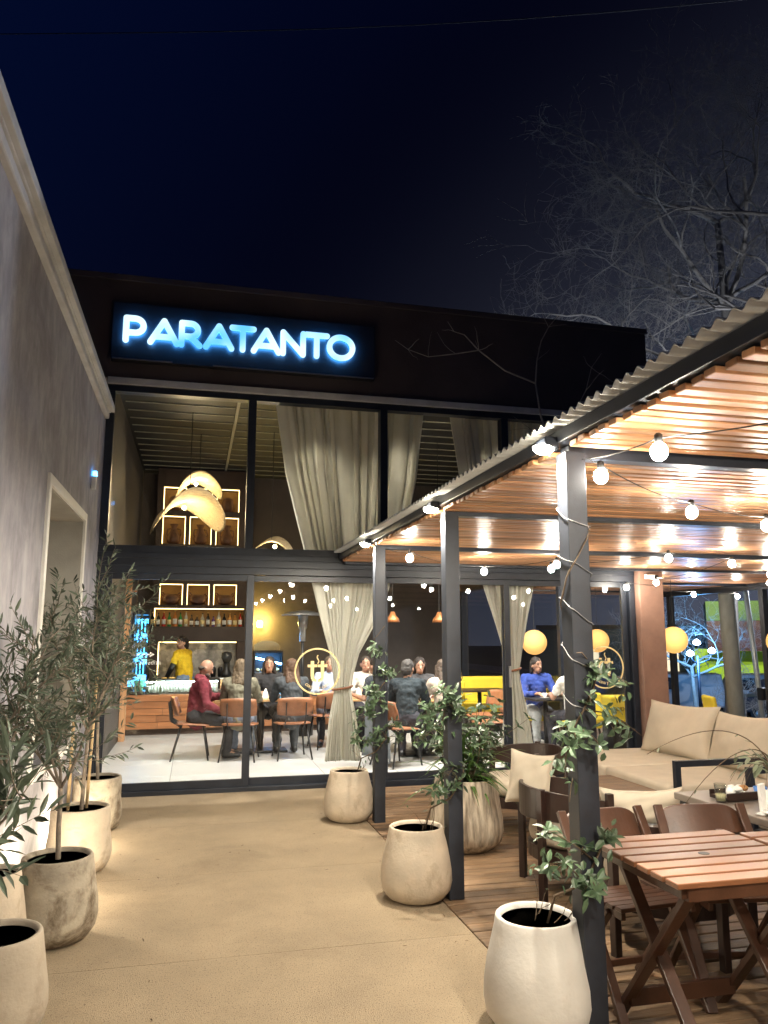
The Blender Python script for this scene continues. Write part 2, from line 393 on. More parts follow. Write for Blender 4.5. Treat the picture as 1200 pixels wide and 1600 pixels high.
# ---------------------------------------------------------------- cafe building
cafe = thing('cafe_building', 'dark rendered cafe with two storey glazed front', 'building', (2.4, 8.8, 0))
def C(mb, name, m, **k): return mb.build(name, m, cafe, world=True, **k)
C(MB().bx(-1.9, 5.8, 8.80, 9.05, 4.53, 5.70).bx(-1.9, -1.1, 8.83, 9.05, -2, 4.53), 'facade_wall', M_facade)
C(MB().bx(-1.9, 5.82, 8.775, 9.1, 5.70, 5.77), 'coping', M_facade, bevel=.006)
C(MB().bx(-1.04, 5.80, 8.755, 8.80, 4.455, 4.53), 'ledge', M_cornice, bevel=.006)
C(MB().bx(-1.04, 5.44, 8.80, 8.93, 4.38, 4.455), 'head_frame', M_steel, bevel=.003)
C(MB().bx(-1.04, 5.44, 8.79, 8.95, 2.42, 2.64).bx(-1.04, 5.44, 8.77, 8.79, 2.50, 2.56), 'transom', M_steel, bevel=.004)
C(MB().bx(-1.04, 5.44, 8.80, 8.94, 2.34, 2.42), 'door_track', M_steel, bevel=.003)
C(MB().bx(-1.04, 5.44, 8.77, 8.96, -.02, .045), 'threshold', M_steel, bevel=.003)
for x0, x1 in ((-1.04, -.955), (.53, .62), (2.11, 2.20), (3.68, 3.77), (5.21, 5.44)):
    C(MB().bx(x0, x1, 8.80, 8.93, 2.64, 4.38), 'mullion', M_steel, bevel=.003)
for x0, x1 in ((-.955, .53), (.62, 2.11), (2.20, 3.68), (3.77, 5.21)):
    C(MB().bx(x0, x1, 8.856, 8.866, 2.64, 4.38), 'glass_pane', M_glass)
C(MB().bx(5.36, 5.44, 8.80, 8.94, .045, 2.34), 'door_jamb', M_steel, bevel=.003)
C(MB().bx(-1.04, -.955, 8.80, 8.94, .045, 2.34), 'door_jamb', M_steel, bevel=.003)
# sliding leaves: frame, glass, handle
leaves = []
for k, (x0, x1, yy) in enumerate(((-.953, .64, 8.84), (.575, 2.19, 8.885), (2.13, 3.74, 8.84), (3.655, 5.36, 8.885))):
    fr = MB().bx(x0, x0+.075, yy-.02, yy+.02, .045, 2.338).bx(x1-.075, x1, yy-.02, yy+.02, .045, 2.338)
    fr.bx(x0+.075, x1-.075, yy-.02, yy+.02, .045, .125).bx(x0+.075, x1-.075, yy-.02, yy+.02, 2.27, 2.338)
    f = C(fr, 'sliding_door', M_steel, bevel=.003)
    g = MB().bx(x0+.075, x1-.075, yy-.004, yy+.004, .125, 2.27).build('pane', M_glass, f, world=True)
    leaves.append((f, yy, x0, x1))
MB().bx(3.70, 3.73, 8.79, 8.82, 1.05, 1.30).build('handle', M_chrome, leaves[2][0], world=True, bevel=.004)
# inner shell
C(MB().bx(-1.5, -1.1, 9.05, 16.2, -2, 5.0), 'side_wall', M_innerL)
C(MB().bx(-1.1, 5.8, 16.0, 16.3, -2, 5.0), 'back_wall', M_inner)
C(MB().bx(-1.1, 5.8, 9.05, 16.0, 4.93, 5.1), 'ceiling', M_ceil)
mb = MB()
y = 9.3
while y < 15.9:
    mb.bx(-1.05, .47, y, y+.022, 4.915, 4.928).bx(.54, 5.7, y, y+.022, 4.915, 4.928); y += .42
mb.bx(.485, .525, 9.1, 15.95, 4.905, 4.928)
C(mb, 'ceiling_joint', M_ceilline)
C(MB().bx(5.45, 5.79, 8.70, 9.05, -.5, 4.45).bx(5.45, 5.79, 9.05, 9.2, 4.0, 4.9), 'column', M_terra, bevel=.01)
for y0 in (11.2, 13.5, 15.8): C(MB().bx(5.58, 5.70, y0, y0+.1, 0, 2.9), 'side_mullion', M_steel, bevel=.003)
C(MB().bx(5.56, 5.72, 9.05, 16.0, 2.6, 4.93), 'side_wall', M_facade)
C(MB().bx(5.58, 5.70, 9.05, 16.0, -.03, .1), 'side_sill', M_steel)
for y0, y1 in ((9.05, 11.2), (11.3, 13.5), (13.6, 15.8)): C(MB().bx(5.635, 5.645, y0, y1, .1, 2.6), 'glass_pane', M_glass)
C(MB().bx(-1.9, 5.8, 9.05, 16.3, 5.1, 5.3), 'roof', M_facade)
# decals on the glass
def ring(mb, cx, cz, r0, r1, y, n=64, d=.003, a0=0, a1=2*math.pi):
    for i in range(n):
        a = a0+(a1-a0)*i/n; b = a0+(a1-a0)*(i+1)/n
        p = [(cx+r0*math.cos(a), cz+r0*math.sin(a)), (cx+r1*math.cos(a), cz+r1*math.sin(a)), (cx+r1*math.cos(b), cz+r1*math.sin(b)), (cx+r0*math.cos(b), cz+r0*math.sin(b))]
        mb.prism(p, lambda u, v, w: (u, y-w, v), d)
def stroke(mb, pts, w, y, d=.003):
    for p, q in zip(pts, pts[1:]):
        p = Vector(p); q = Vector(q); n = (q-p); n = Vector((-n.y, n.x)).normalized()*w/2
        mb.prism([p+n, p-n, q-n, q+n], lambda u, v, ww: (u, y-ww, v), d)
def logo(cx, cz, leaf):
    f, yy, _, _ = leaf; y = yy-.0055; mb = MB(); s = 1.0
    ring(mb, cx, cz, .244, .262, y)
    rg = mb.build('logo_ring', M_gold, f, world=True); mb = MB()
    for sg in (-1, 1):
        x = cx+sg*.058
        mb.bx(x-.0195-.0, x+.0195, y-.003, y, cz-.055, cz+.115)
        mb.bx(x-.055, x+.055, y-.0062, y-.0032, cz+.045, cz+.075)
        stroke(mb, [(cx+sg*(.058-.000), cz-.05), (cx+sg*.054, cz-.085), (cx+sg*.035, cz-.103), (cx+sg*.008, cz-.105)], .036, y-.0064)
    st = [(cx+.012*math.sin(i/10*6.0)+.008*i/10, cz+.085+i*.0095) for i in range(11)]
    stroke(mb, st, .011, y-.0096)
    o = mb.build('logo_decal', M_gold, f, world=True)
    o0 = cafe.location; arc = 'cocina y café'; n = len(arc)
    def fn(u, v, w):
        a = -math.pi/2+u/.205; r = .205-v
        return Vector((cx+r*math.cos(a)-o0[0], y-.003-w-o0[1], cz+r*math.sin(a)-o0[2]))
    text_mesh(arc, .062, fn, 'lettering', M_gold, o, .001)
logo(1.39, 1.26, leaves[1]); logo(5.02, 1.27, leaves[3])
f0, yy0, _, _ = leaves[0]; o0 = cafe.location
def flat(cx, cz, y): return lambda u, v, w: Vector((cx+u-o0[0], y-w-o0[1], cz+v-o0[2]))
mb = MB(); mb.bx(-.80, -.45, yy0-.008, yy0-.005, 1.452, 1.466); mb.prism([(-.45, 1.43), (-.45, 1.488), (-.40, 1.459)], lambda u, v, w: (u, yy0-.005-w, v), .003)
dec = mb.build('door_notice', M_vinyl, f0, world=True)
text_mesh('Abrir', .10, flat(-.80, 1.50, yy0-.006), 'lettering', M_vinyl, dec, .001, 'LEFT')
text_mesh('Puerta corrediza', .066, flat(-.80, 1.352, yy0-.006), 'lettering', M_vinyl, dec, .001, 'LEFT', 1.05)

# ---------------------------------------------------------------- illuminated sign
sg = thing('illuminated_sign', 'glowing blue white PARATANTO letters on a dark panel', 'sign', (.42, 8.8, 4.8))
MB().bx(-1.02, 2.02, 8.715, 8.80, 4.72, 5.40).build('backing_panel', mat('sign_panel', (.012, .013, .018), .45, var=.2), sg, world=True, bevel=.004)
MB().bx(-1.0, -.35, 8.69, 8.715, 4.725, 4.735).bx(.1, 2.0, 8.69, 8.715, 4.725, 4.735).build('edge_trim', M_chrome, sg, world=True)
LW = .066; LH = .325; LZ = 4.905
def arcpts(cx, cz, rx, rz, a0, a1, n=18): return [(cx+rx*math.cos(R(a0+(a1-a0)*i/n)), cz+rz*math.sin(R(a0+(a1-a0)*i/n))) for i in range(n+1)]
h = LH-LW
GL = {'P': (.20, [[(0, 0), (0, h)], [(0, h), (.09, h)]+arcpts(.09, h-.084, .084, .084, 90, -90)+[(0, h-.168)]]),
      'A': (.285, [[(0, 0), (.14, h), (.28, 0)], [(.06, .075), (.22, .075)]]),
      'R': (.215, [[(0, 0), (0, h)], [(0, h), (.09, h)]+arcpts(.09, h-.078, .078, .078, 90, -90)+[(0, h-.156)], [(.09, h-.156), (.19, 0)]]),
      'T': (.23, [[(0, h), (.23, h)], [(.115, h), (.115, 0)]]),
      'N': (.22, [[(0, 0), (0, h), (.22, 0), (.22, h)]]),
      'O': (.262, [arcpts(.131, h/2, .131, h/2, 0, 360, 36)])}
GL['A'] = (.27, [[(0, 0), (.135, h), (.27, 0)], [(.055, .07), (.215, .07)]])
word = 'PARATANTO'; gaps = [.075]*8; gaps = [.052, .050, .042, .004, .004, .052, .040, .030]
tw = sum(GL[c][0] for c in word)+sum(gaps); x = 0; total = 2.66-LW; sc = (total-sum(g*1.0 for g in gaps)*1.0)/(tw-sum(gaps))
face = MB(); halo = MB()
def disc(mb, c, r, y, d, n=16): mb.prism([(c[0]+r*math.cos(2*math.pi*i/n), c[1]+r*math.sin(2*math.pi*i/n)) for i in range(n)], lambda u, v, w: (u, y-w, v), d)
x = -.865
lay = 0
for i, c in enumerate(word):
    wd, sts = GL[c]
    for st in sts:
        pts = [(x+u*sc, LZ+LW/2+v) for u, v in st]
        for p, q in zip(pts, pts[1:]):
            lay = (lay+1) % 7; yy = 8.672-lay*.0003
            stroke(face, [p, q], LW, yy, .02); stroke(halo, [p, q], LW*.8, 8.688-lay*.0003, .01)
        for p in pts: lay = (lay+1) % 7; disc(face, p, LW/2, 8.672-lay*.0003-.0001, .02)
    x += wd*sc+(gaps[i] if i < 8 else 0)
def signmat():
    m = bpy.data.materials.new('sign_face'); m.use_nodes = True; n = m.node_tree.nodes; l = m.node_tree.links; b = n['Principled BSDF']
    tc = n.new('ShaderNodeTexCoord'); nz = n.new('ShaderNodeTexNoise'); nz.inputs['Scale'].default_value = 2.2; nz.inputs['Detail'].default_value = 1
    l.new(tc.outputs['Object'], nz.inputs[0]); r = n.new('ShaderNodeValToRGB'); l.new(nz.outputs[0], r.inputs[0])
    r.color_ramp.elements[0].position = .38; r.color_ramp.elements[0].color = (.10, .46, 1, 1)
    r.color_ramp.elements[1].position = .60; r.color_ramp.elements[1].color = (.62, .92, 1, 1)
    l.new(r.outputs[0], b.inputs['Emission Color']); b.inputs['Emission Strength'].default_value = 0.36
    b.inputs['Base Color'].default_value = (.3, .35, .4, 1); return m
face.build('lettering', signmat(), sg, world=True)
halo.build('letter_backlight', emis('sign_halo', (.06, .38, 1.), 8.), sg, world=True)

# ---------------------------------------------------------------- pergola
pg = thing('pergola', 'dark steel pergola with varnished slat ceiling and corrugated roof', 'pergola', (1.69, 4, 0))
def PG(mb, name, m, **k): return mb.build(name, m, pg, world=True, **k)
PYS = (-2.6, -.7, 1.25, 3.22, 5.0, 7.10)
for y in PYS: PG(MB().bx(1.64, 1.74, y-.05, y+.05, -.0, 2.50), 'post', M_post, bevel=.004)
for y in (-2, 2.1, 4.2, 6.3, 8.4, 10.6, 13.1): PG(MB().bx(8.80, 8.90, y-.05, y+.05, 0, 2.50), 'post', M_post, bevel=.004)
PG(MB().bx(1.60, 1.70, -3, 8.72, 2.532, 2.592), 'edge_beam', M_steel, bevel=.003)
PG(MB().bx(8.80, 8.92, -3, 14.6, 2.40, 2.585), 'edge_beam', M_steel, bevel=.003)
cross = list(PYS)+[8.70]
for y in cross: PG(MB().bx(1.66, 8.80, y-.04, y+.04, 2.47, 2.53), 'cross_beam', M_steel, bevel=.003)
for y in (10.95, 13.1): PG(MB().bx(5.85, 8.80, y-.04, y+.04, 2.47, 2.53), 'cross_beam', M_steel, bevel=.003)
mb = MB(); y = -3.0; random.seed(5)
while y < 14.5:
    if min(abs(y-c) for c in cross+[10.95, 13.1]) > .07:
        x0 = 1.625 if y < 8.66 else 5.85
        x = x0+rnd(-.008, .008)
        while x < 8.78:
            x2 = min(8.78, x+rnd(2.2, 3.6))
            if 8.78-x2 < .6: x2 = 8.78
            mb.box(((x+x2)/2, y, 2.513+rnd(-.002, .002)), (x2-x-.002, .060, .026), rx=rnd(-.05, .05)); x = x2
    y += .088
PG(mb, 'slat_ceiling', M_slat, bevel=.003, seg=1)
def corr(x0, x1, y0, y1, z):
    mb = MB(); n = int((y1-y0)/.0093); vs = []; th = .006
    for i in range(n+1):
        yy = y0+(y1-y0)*i/n; zz = z+.011*math.sin(2*math.pi*(yy)/.074)
        vs += [(x0, yy, zz), (x1, yy, zz), (x0, yy, zz+th), (x1, yy, zz+th)]
    fs = []
    for i in range(n):
        a = i*4; b = a+4
        fs += [[a, b, b+1, a+1], [a+2, a+3, b+3, b+2], [a, a+2, b+2, b], [a+1, b+1, b+3, a+3]]
    mb.add(vs, fs); return mb
PG(corr(1.535, 9.0, -3.05, 8.70, 2.608), 'corrugated_roof', M_zinc, smooth=True)
PG(corr(5.83, 9.0, 9.1, 14.7, 2.628), 'corrugated_roof', M_zinc, smooth=True)
# lamps on the posts
M_lens = emis('post_lamp_lens', (1., .90, .70), 60.)
PLAB = {7.10: 'small lit lamp at the top of the pergola post closest to the cafe glass', 5.0: 'small lit lamp at the top of the middle pergola post', 3.22: 'bright lit lamp at the top of the pergola post with coiled wires'}
for y in (-2.6, -.7, 1.25, 3.22, 5.0, 7.10):
    t = thing('post_lamp', PLAB.get(y, 'small lamp at the top of a pergola post behind the viewer'), 'lamp', (1.575, y, 2.53), 0, 'lamps on the pergola posts')
    MB().box((-.0, 0, .01), (.07, .10, .05)).box((.035, 0, .0), (.03, .05, .04)).build('housing', M_steel, t, bevel=.008)
    MB().lathe([(.0, -.040), (.03, -.036), (.046, -.022), (.05, -.008), (.05, -.004)], 16, (-.02, 0, 0)).build('lens', M_lens, t, smooth=True)
    lamp('post_lamp_light', 'SPOT', (1.555, y, 2.49), (1., .905, .74), 76, t, .03, (1.15, y+.25, 0), 172, .35)
# string lights
M_bulb = emis('bulb_glow', (1., .92, .78), 88.)
M_cable = mat('black_cable', (.02, .02, .02), .6)
bulb_me = MB().ell((0, 0, -.055), (.033, .033, .037), 14, 10).build('bulb', M_bulb, None, True); sock_me = MB().lathe([(.012, -.024), (.016, -.022), (.016, .012), (.007, .02)], 10).build('socket', M_black, None, True)
BM, SM = bulb_me.data, sock_me.data; bpy.data.objects.remove(bulb_me); bpy.data.objects.remove(sock_me)
def string(label, pts, bulbs):
    t = thing('string_light', label, 'string lights', pts[0], 0, 'bulb strings under the pergola')
    o = Vector(pts[0]); path = []
    for p, q in zip(pts, pts[1:]):
        p = Vector(p); q = Vector(q); L = (q-p).length
        for i in range(8): f = i/8; path.append(p.lerp(q, f)-o-Vector((0, 0, .05*L*4*f*(1-f)*.5)))
    path.append(Vector(pts[-1])-o)
    MB().tube(path, .0028, 6).build('cable', M_cable, t, True)
    for b in bulbs:
        ob = bpy.data.objects.new('bulb', BM); COL.objects.link(ob); ob.parent = t; ob.location = Vector(b)-o
        s = bpy.data.objects.new('socket', SM); COL.objects.link(s); s.parent = ob
a1 = [(2.9, 1.35, 2.47), (2.2, 1.95, 2.43), (1.72, 2.56, 2.41), (1.72, 3.16, 2.46)]
string('string of bulbs rising from the front of the pergola to the post with coiled wires', a1, a1[:3])
a2 = [(1.76, 3.18, 2.47), (1.81, 3.16, 2.44), (2.72, 3.77, 2.40), (3.45, 4.05, 2.39), (4.5, 4.4, 2.41), (5.6, 4.75, 2.40), (6.7, 5.1, 2.41), (7.7, 5.4, 2.42), (8.75, 5.7, 2.47)]
string('string of bulbs running across the pergola above the wooden table', a2, a2[1:-1])
a3 = [(1.74, 7.08, 2.48), (1.86, 6.63, 2.40), (2.99, 7.72, 2.39), (3.38, 6.80, 2.39), (3.54, 7.25, 2.39), (4.18, 6.17, 2.41), (5.1, 6.5, 2.41), (5.42, 8.28, 2.35), (6.3, 7.4, 2.4), (7.3, 8.6, 2.4), (8.75, 9.0, 2.46)]
string('string of bulbs looping in front of the cafe glass', a3, a3[1:-1])
a4 = [(8.75, 9.2, 2.46), (5.22, 8.62, 2.31), (6.4, 9.7, 2.33), (7.3, 10.2, 2.33), (8.3, 10.5, 2.33), (7.4, 11.6, 2.36), (6.4, 12.2, 2.36), (8.75, 13., 2.44)]
string('string of bulbs zigzagging beside the terracotta column', a4, a4[1:-1])
a5 = [(1.74, .2, 2.47), (3.0, .4, 2.40), (4.3, .9, 2.40), (5.6, 1.6, 2.40), (7.0, 2.0, 2.40), (8.75, 2.6, 2.46)]
string('string of bulbs under the pergola behind the viewer', a5, a5[1:-1])
a6 = [(1.74, -2.2, 2.47), (2.6, -1.6, 2.40), (4.0, -1.5, 2.40), (5.5, -1.1, 2.40), (8.75, -1., 2.46)]
string('string of bulbs at the rear end of the pergola', a6, a6[1:-1])
# paper globe lanterns
def lantern(loc, label, r=.2, top=2.5):
    t = thing('globe_lantern', label, 'lantern', loc, 0, 'round paper lanterns')
    MB().ell((0, 0, 0), (r, r, r*.98), 28, 18).build('shade', MATS['lantern_paper'], t, True)
    MB().tube([(0, 0, r*.95), (0, 0, top-loc[2])], .004, 6).build('cord', M_cable, t)
    return t
def lantmat():
    m = bpy.data.materials.new('lantern_paper'); m.use_nodes = True; MATS['lantern_paper'] = m; n = m.node_tree.nodes; l = m.node_tree.links; b = n['Principled BSDF']
    tc = n.new('ShaderNodeTexCoord'); mp = n.new('ShaderNodeMapping'); mp.inputs['Location'].default_value = (0, 0, -.045); l.new(tc.outputs['Object'], mp.inputs[0])
    ln = n.new('ShaderNodeVectorMath'); ln.operation = 'DISTANCE'; ln.inputs[1].default_value = (-.09, -.165, .06); l.new(tc.outputs['Object'], ln.inputs[0])  # bulb's hot spot put into the shade's emission, on one side
    r = n.new('ShaderNodeValToRGB'); l.new(ln.outputs['Value'], r.inputs[0])
    wv = n.new('ShaderNodeTexWave'); wv.bands_direction = 'Z'; wv.inputs['Scale'].default_value = 14; wv.inputs['Distortion'].default_value = .6; l.new(tc.outputs['Object'], wv.inputs[0])
    mr = n.new('ShaderNodeMapRange'); mr.inputs['To Min'].default_value = .93; mr.inputs['To Max'].default_value = 1.03; l.new(wv.outputs['Fac'], mr.inputs[0])
    b.inputs['Base Color'].default_value = (.20, .13, .06, 1); b.inputs['Roughness'].default_value = .9; b.inputs['Specular IOR Level'].default_value = .1
    b.inputs['Emission Color'].default_value = (1., .50, .14, 1)
    r.color_ramp.elements[0].position = .05; r.color_ramp.elements[0].color = (2.2, 2.2, 2.2, 1); r.color_ramp.elements[1].position = .22; r.color_ramp.elements[1].color = (1, 1, 1, 1)
    m0 = n.new('ShaderNodeMath'); m0.operation = 'MULTIPLY'; l.new(mr.outputs[0], m0.inputs[0]); l.new(r.outputs[0], m0.inputs[1])
    mu = n.new('ShaderNodeMath'); mu.operation = 'MULTIPLY'; mu.inputs[1].default_value = 0.29; l.new(m0.outputs[0], mu.inputs[0]); l.new(mu.outputs[0], b.inputs['Emission Strength'])
lantmat()
lantern((6.95, 10.25, 1.60), 'round glowing paper lantern just right of the terracotta column')
lantern((7.85, 9.1, 1.58), 'round glowing paper lantern at the right edge of the terrace')
lantern((5.30, 11.55, 1.56), 'round glowing paper lantern inside the cafe above the blue sweater woman', top=4.93)
lantern((6.72, 12.1, 1.58), 'round glowing paper lantern seen through the glass beside the post', top=2.5)

# ---------------------------------------------------------------- planters
def planter(loc, m, label, rim=.175, belly=.232, base=.15, hgt=.44, rz=0, rib=0, group='cement planters'):
    t = thing('planter', label, 'planter', loc, rz, group)
    k = hgt/.44; prof = [(base*.93, 0), (base, .004), (base+.035, .02*k), (belly*.95, .065*k), (belly, .12*k), (belly*.985, .19*k), (belly*.93, .27*k)]
    prof += [((belly*.93*(1-f)+rim*1.02*f), (.27+f*.14)*k) for f in (.35, .7, .95)] + [(rim, .435*k), (rim*.985, hgt), (rim*.93, hgt+.002), (rim*.87, hgt-.004), (rim*.86, hgt-.03), (rim*.9, .3*k), (rim*.9, .28*k)]
    wob = (lambda a, z: .014*math.sin(a*26)*(1 if z < hgt-.03 else 0)) if rib else (lambda a, z: .006*math.sin(a*3+z*9)+.003*math.sin(a*7+1))
    MB().lathe(prof, 96 if rib else 48, wob=wob).build('pot', m, t, True)
    MB().lathe([(rim*.862, hgt-.022), (rim*.862, hgt-.12), (rim*.80, hgt-.12), (rim*.80, hgt-.125), (rim*.868, hgt-.125), (rim*.868, hgt-.022)], 40).build('dark_sleeve', M_soil, t, True)  # dark sleeve added so the inside of the pot shows black
    mb = MB(); n = 20; zz = hgt-.10; vs = [(0, 0, zz+.012)]
    for rr in (.5, .92):
        for j in range(n): vs.append((rim*rr*math.cos(j*2*math.pi/n), rim*rr*math.sin(j*2*math.pi/n), zz+rnd(-.008, .012)))
    fs = [[0, 1+j, 1+(j+1) % n] for j in range(n)]+[[1+j, 1+n+j, 1+n+(j+1) % n, 1+(j+1) % n] for j in range(n)]
    mb.add(vs, fs).build('soil', M_soil, t, True); return t
planter((1.44, 7.24, 0), M_pot, 'beige cement planter at the foot of the pergola post closest to the cafe')
planter((1.45, 5.05, 0), M_pot, 'cream cement planter at the foot of the middle pergola post')
planter((1.495, 3.42-.09, 0), M_potw, 'large white cement planter in front of the pergola post with coiled wires', hgt=.455)
planter((2.16, 6.08, 0), M_potrib, 'streaked ribbed planter on the deck holding a leafy shrub', rim=.245, belly=.29, base=.18, hgt=.54, rib=1)
planter((-.765, 7.42, 0), M_potg, 'grey planter beside the cafe door, farthest of the row along the stucco wall', rim=.198, belly=.215)
planter((-.74, 6.17, 0), M_pot, 'smooth beige planter with a caned olive, second from the cafe along the stucco wall', rim=.20, belly=.225)
planter((-.69, 4.87, 0), M_potg, 'dark stained planter with a forked olive trunk beside the path', rim=.188, belly=.228)
planter((-.765, 3.80, 0), mat('tan_cement_pot', (.36, .305, .235), .75, stain=((.22, .17, .12), 4.5, .52, .68, .7), var=.15, scale=3, bump=.25, bscale=60), 'empty beige planter with bare dark interior at the lower left of the path', rim=.185, belly=.222, hgt=.405)
planter((-.99, 4.62, 0), M_pot, 'pale planter squeezed between the stucco wall and two other pots', rim=.16, belly=.2)

# ---------------------------------------------------------------- leaves and plants
def leaf(mb, p, d, nrm, L, w, curl=.15):
    d = Vector(d).normalized(); s = d.cross(Vector(nrm))
    if s.length < 1e-4: s = d.orthogonal()
    s.normalize(); n = s.cross(d).normalized(); p = Vector(p)
    def P(f, side, lift=0): return p+d*(L*f)+s*(side*w/2)-n*(curl*L*f*f)+n*lift
    k = w*.16
    vs = [P(0, 0), P(.33, -.85, k), P(.33, 0), P(.33, .85, k), P(.7, -.72, k), P(.7, 0), P(.7, .72, k), P(1, 0)]
    mb.add(vs, [[0, 2, 1], [0, 3, 2], [1, 2, 5, 4], [2, 3, 6, 5], [4, 5, 7], [5, 6, 7]])
def rvec(): 
    while True:
        v = Vector((rnd(-1, 1), rnd(-1, 1), rnd(-1, 1)))
        if .05 < v.length < 1: return v.normalized()
def bend(p, d, L, n, wob, up=.0):
    pts = [Vector(p)]; d = Vector(d).normalized()
    for i in range(n):
        d = (d+rvec()*wob+Vector((0, 0, up))).normalized(); pts.append(pts[-1]+d*(L/n))
    return pts
def olive(loc, label, seed, forkz, top, spread, nshoot, leafL=.06, cane=False, lean=(0, 0), bias=(0, 0), lean_trunk=None):
    random.seed(seed)
    t = thing('olive_tree', label, 'olive tree', loc, 0, 'potted olive trees along the stucco wall')
    tr = MB(); lf = MB()
    z0 = .36; trunk = [(lean[0]*f, lean[1]*f+.012*math.sin(f*9), z0+(forkz-z0)*f) for f in (0, .25, .5, .75, 1)]
    tr.tube(trunk, [.016, .0145, .0135, .013, .013], 8)
    ends = []
    nl = 4 if top > 1.9 else 3
    for k in range(nl):
        a = 2*math.pi*k/nl+rnd(-.4, .4); dd = Vector((math.cos(a)*spread+bias[0], math.sin(a)*spread+bias[1], 1.0))
        L = (top-forkz)*rnd(.55, .8); pts = bend(trunk[-1], dd, L, 7, .16, .06)
        tr.tube(pts, [.010-.007*i/7 for i in range(8)], 6); ends.append(pts)
    for k in range(int(nshoot*.95)):
        pts = random.choice(ends); i = random.randint(1, 6); p = pts[i].lerp(pts[min(i+1, 7)], random.random())
        a = rnd(0, 2*math.pi); d = Vector((math.cos(a)*rnd(.35, 1.1)+bias[0]*.5, math.sin(a)*rnd(.35, 1.1)+bias[1]*.5, rnd(-.15, 1.25)))
        L = rnd(.22, .46); sp = bend(p, d, L, 6, .14, .05 if random.random() < .75 else -.10)
        tr.tube(sp, [.0035-.0025*i/6 for i in range(7)], 4, False)
        n = int(L/.022)
        for j in range(n):
            f = (j+.6)/n*6; i0 = min(5, int(f)); q = sp[i0].lerp(sp[i0+1], f-i0); ax = (sp[i0+1]-sp[i0]).normalized()
            sd = ax.cross(rvec()).normalized(); dd = ax*rnd(.5, 1.)+sd*rnd(.6, 1.)
            leaf(lf, q, dd, rvec()*.6+Vector((0, 0, .7)), leafL*rnd(.75, 1.45), leafL*rnd(.22, .34), rnd(-.1, .25))
    tr.build('trunk', M_bark, t, True); lf.build('crown', M_olive, t)
    if cane: MB().tube([(.03, .05, .36), (.05, .07, 1.35)], .011, 8).tube([(-.09, .0, .36), (-.085, .01, 1.25)], .012, 8).build('cane', M_stake, t, True)
    return t
olive((-.765, 7.42, 0), 'olive tree in the grey planter beside the cafe door', 11, .95, 2.1, .42, 74, .062, False, (-.03, 0))
olive((-.74, 6.17, 0), 'tall olive tree tied to canes in front of the wall window', 12, .95, 2.45, .38, 96, .062, True, (.02, 0))
olive((-.69, 4.87, 0), 'olive tree with forked trunk in the dark stained planter', 13, .80, 1.98, .62, 88, .062, False, (-.01, -.0), (-.12, .05))
olive((-.99, 4.60, 0), 'slender olive tree against the stucco wall behind two pots', 14, .8, 2.05, .32, 50, .064, False, (0, 0), (.0, -.1))
olive((-.98, 3.22, 0), 'near olive branches with broad dark leaves hanging into the left edge', 15, .62, 1.62, .55, 46, .095, False, (.05, .0), (.18, .05))
planter((-.98, 3.22, 0), M_pot, 'cement planter of the near olive at the left edge')

def vine_leafs(lf, c, n, sp, L=.07):
    for i in range(n):
        p = Vector(c)+Vector((rnd(-1, 1)*sp[0], rnd(-1, 1)*sp[1], rnd(-1, 1)*sp[2]))
        d = (p-Vector(c)); d = d.normalized()*.6+rvec()*.7+Vector((0, 0, -.1)) if d.length > 0 else rvec()
        leaf(lf, p, d, Vector((rnd(-.5, .3), -.5, .8)), L*rnd(.6, 1.2), L*rnd(.34, .5), rnd(0, .35))
def whorl(lf, p, ax, n, L):
    ax = Vector(ax).normalized(); s = ax.orthogonal().normalized(); b = ax.cross(s)
    for i in range(n):
        a = 2*math.pi*i/n+rnd(-.4, .4); d = (s*math.cos(a)+b*math.sin(a))*rnd(.8, 1.1)+ax*rnd(.1, .8)
        leaf(lf, p, d, ax+rvec()*.3, L*rnd(.65, 1.15), L*rnd(.44, .58), rnd(.05, .35))
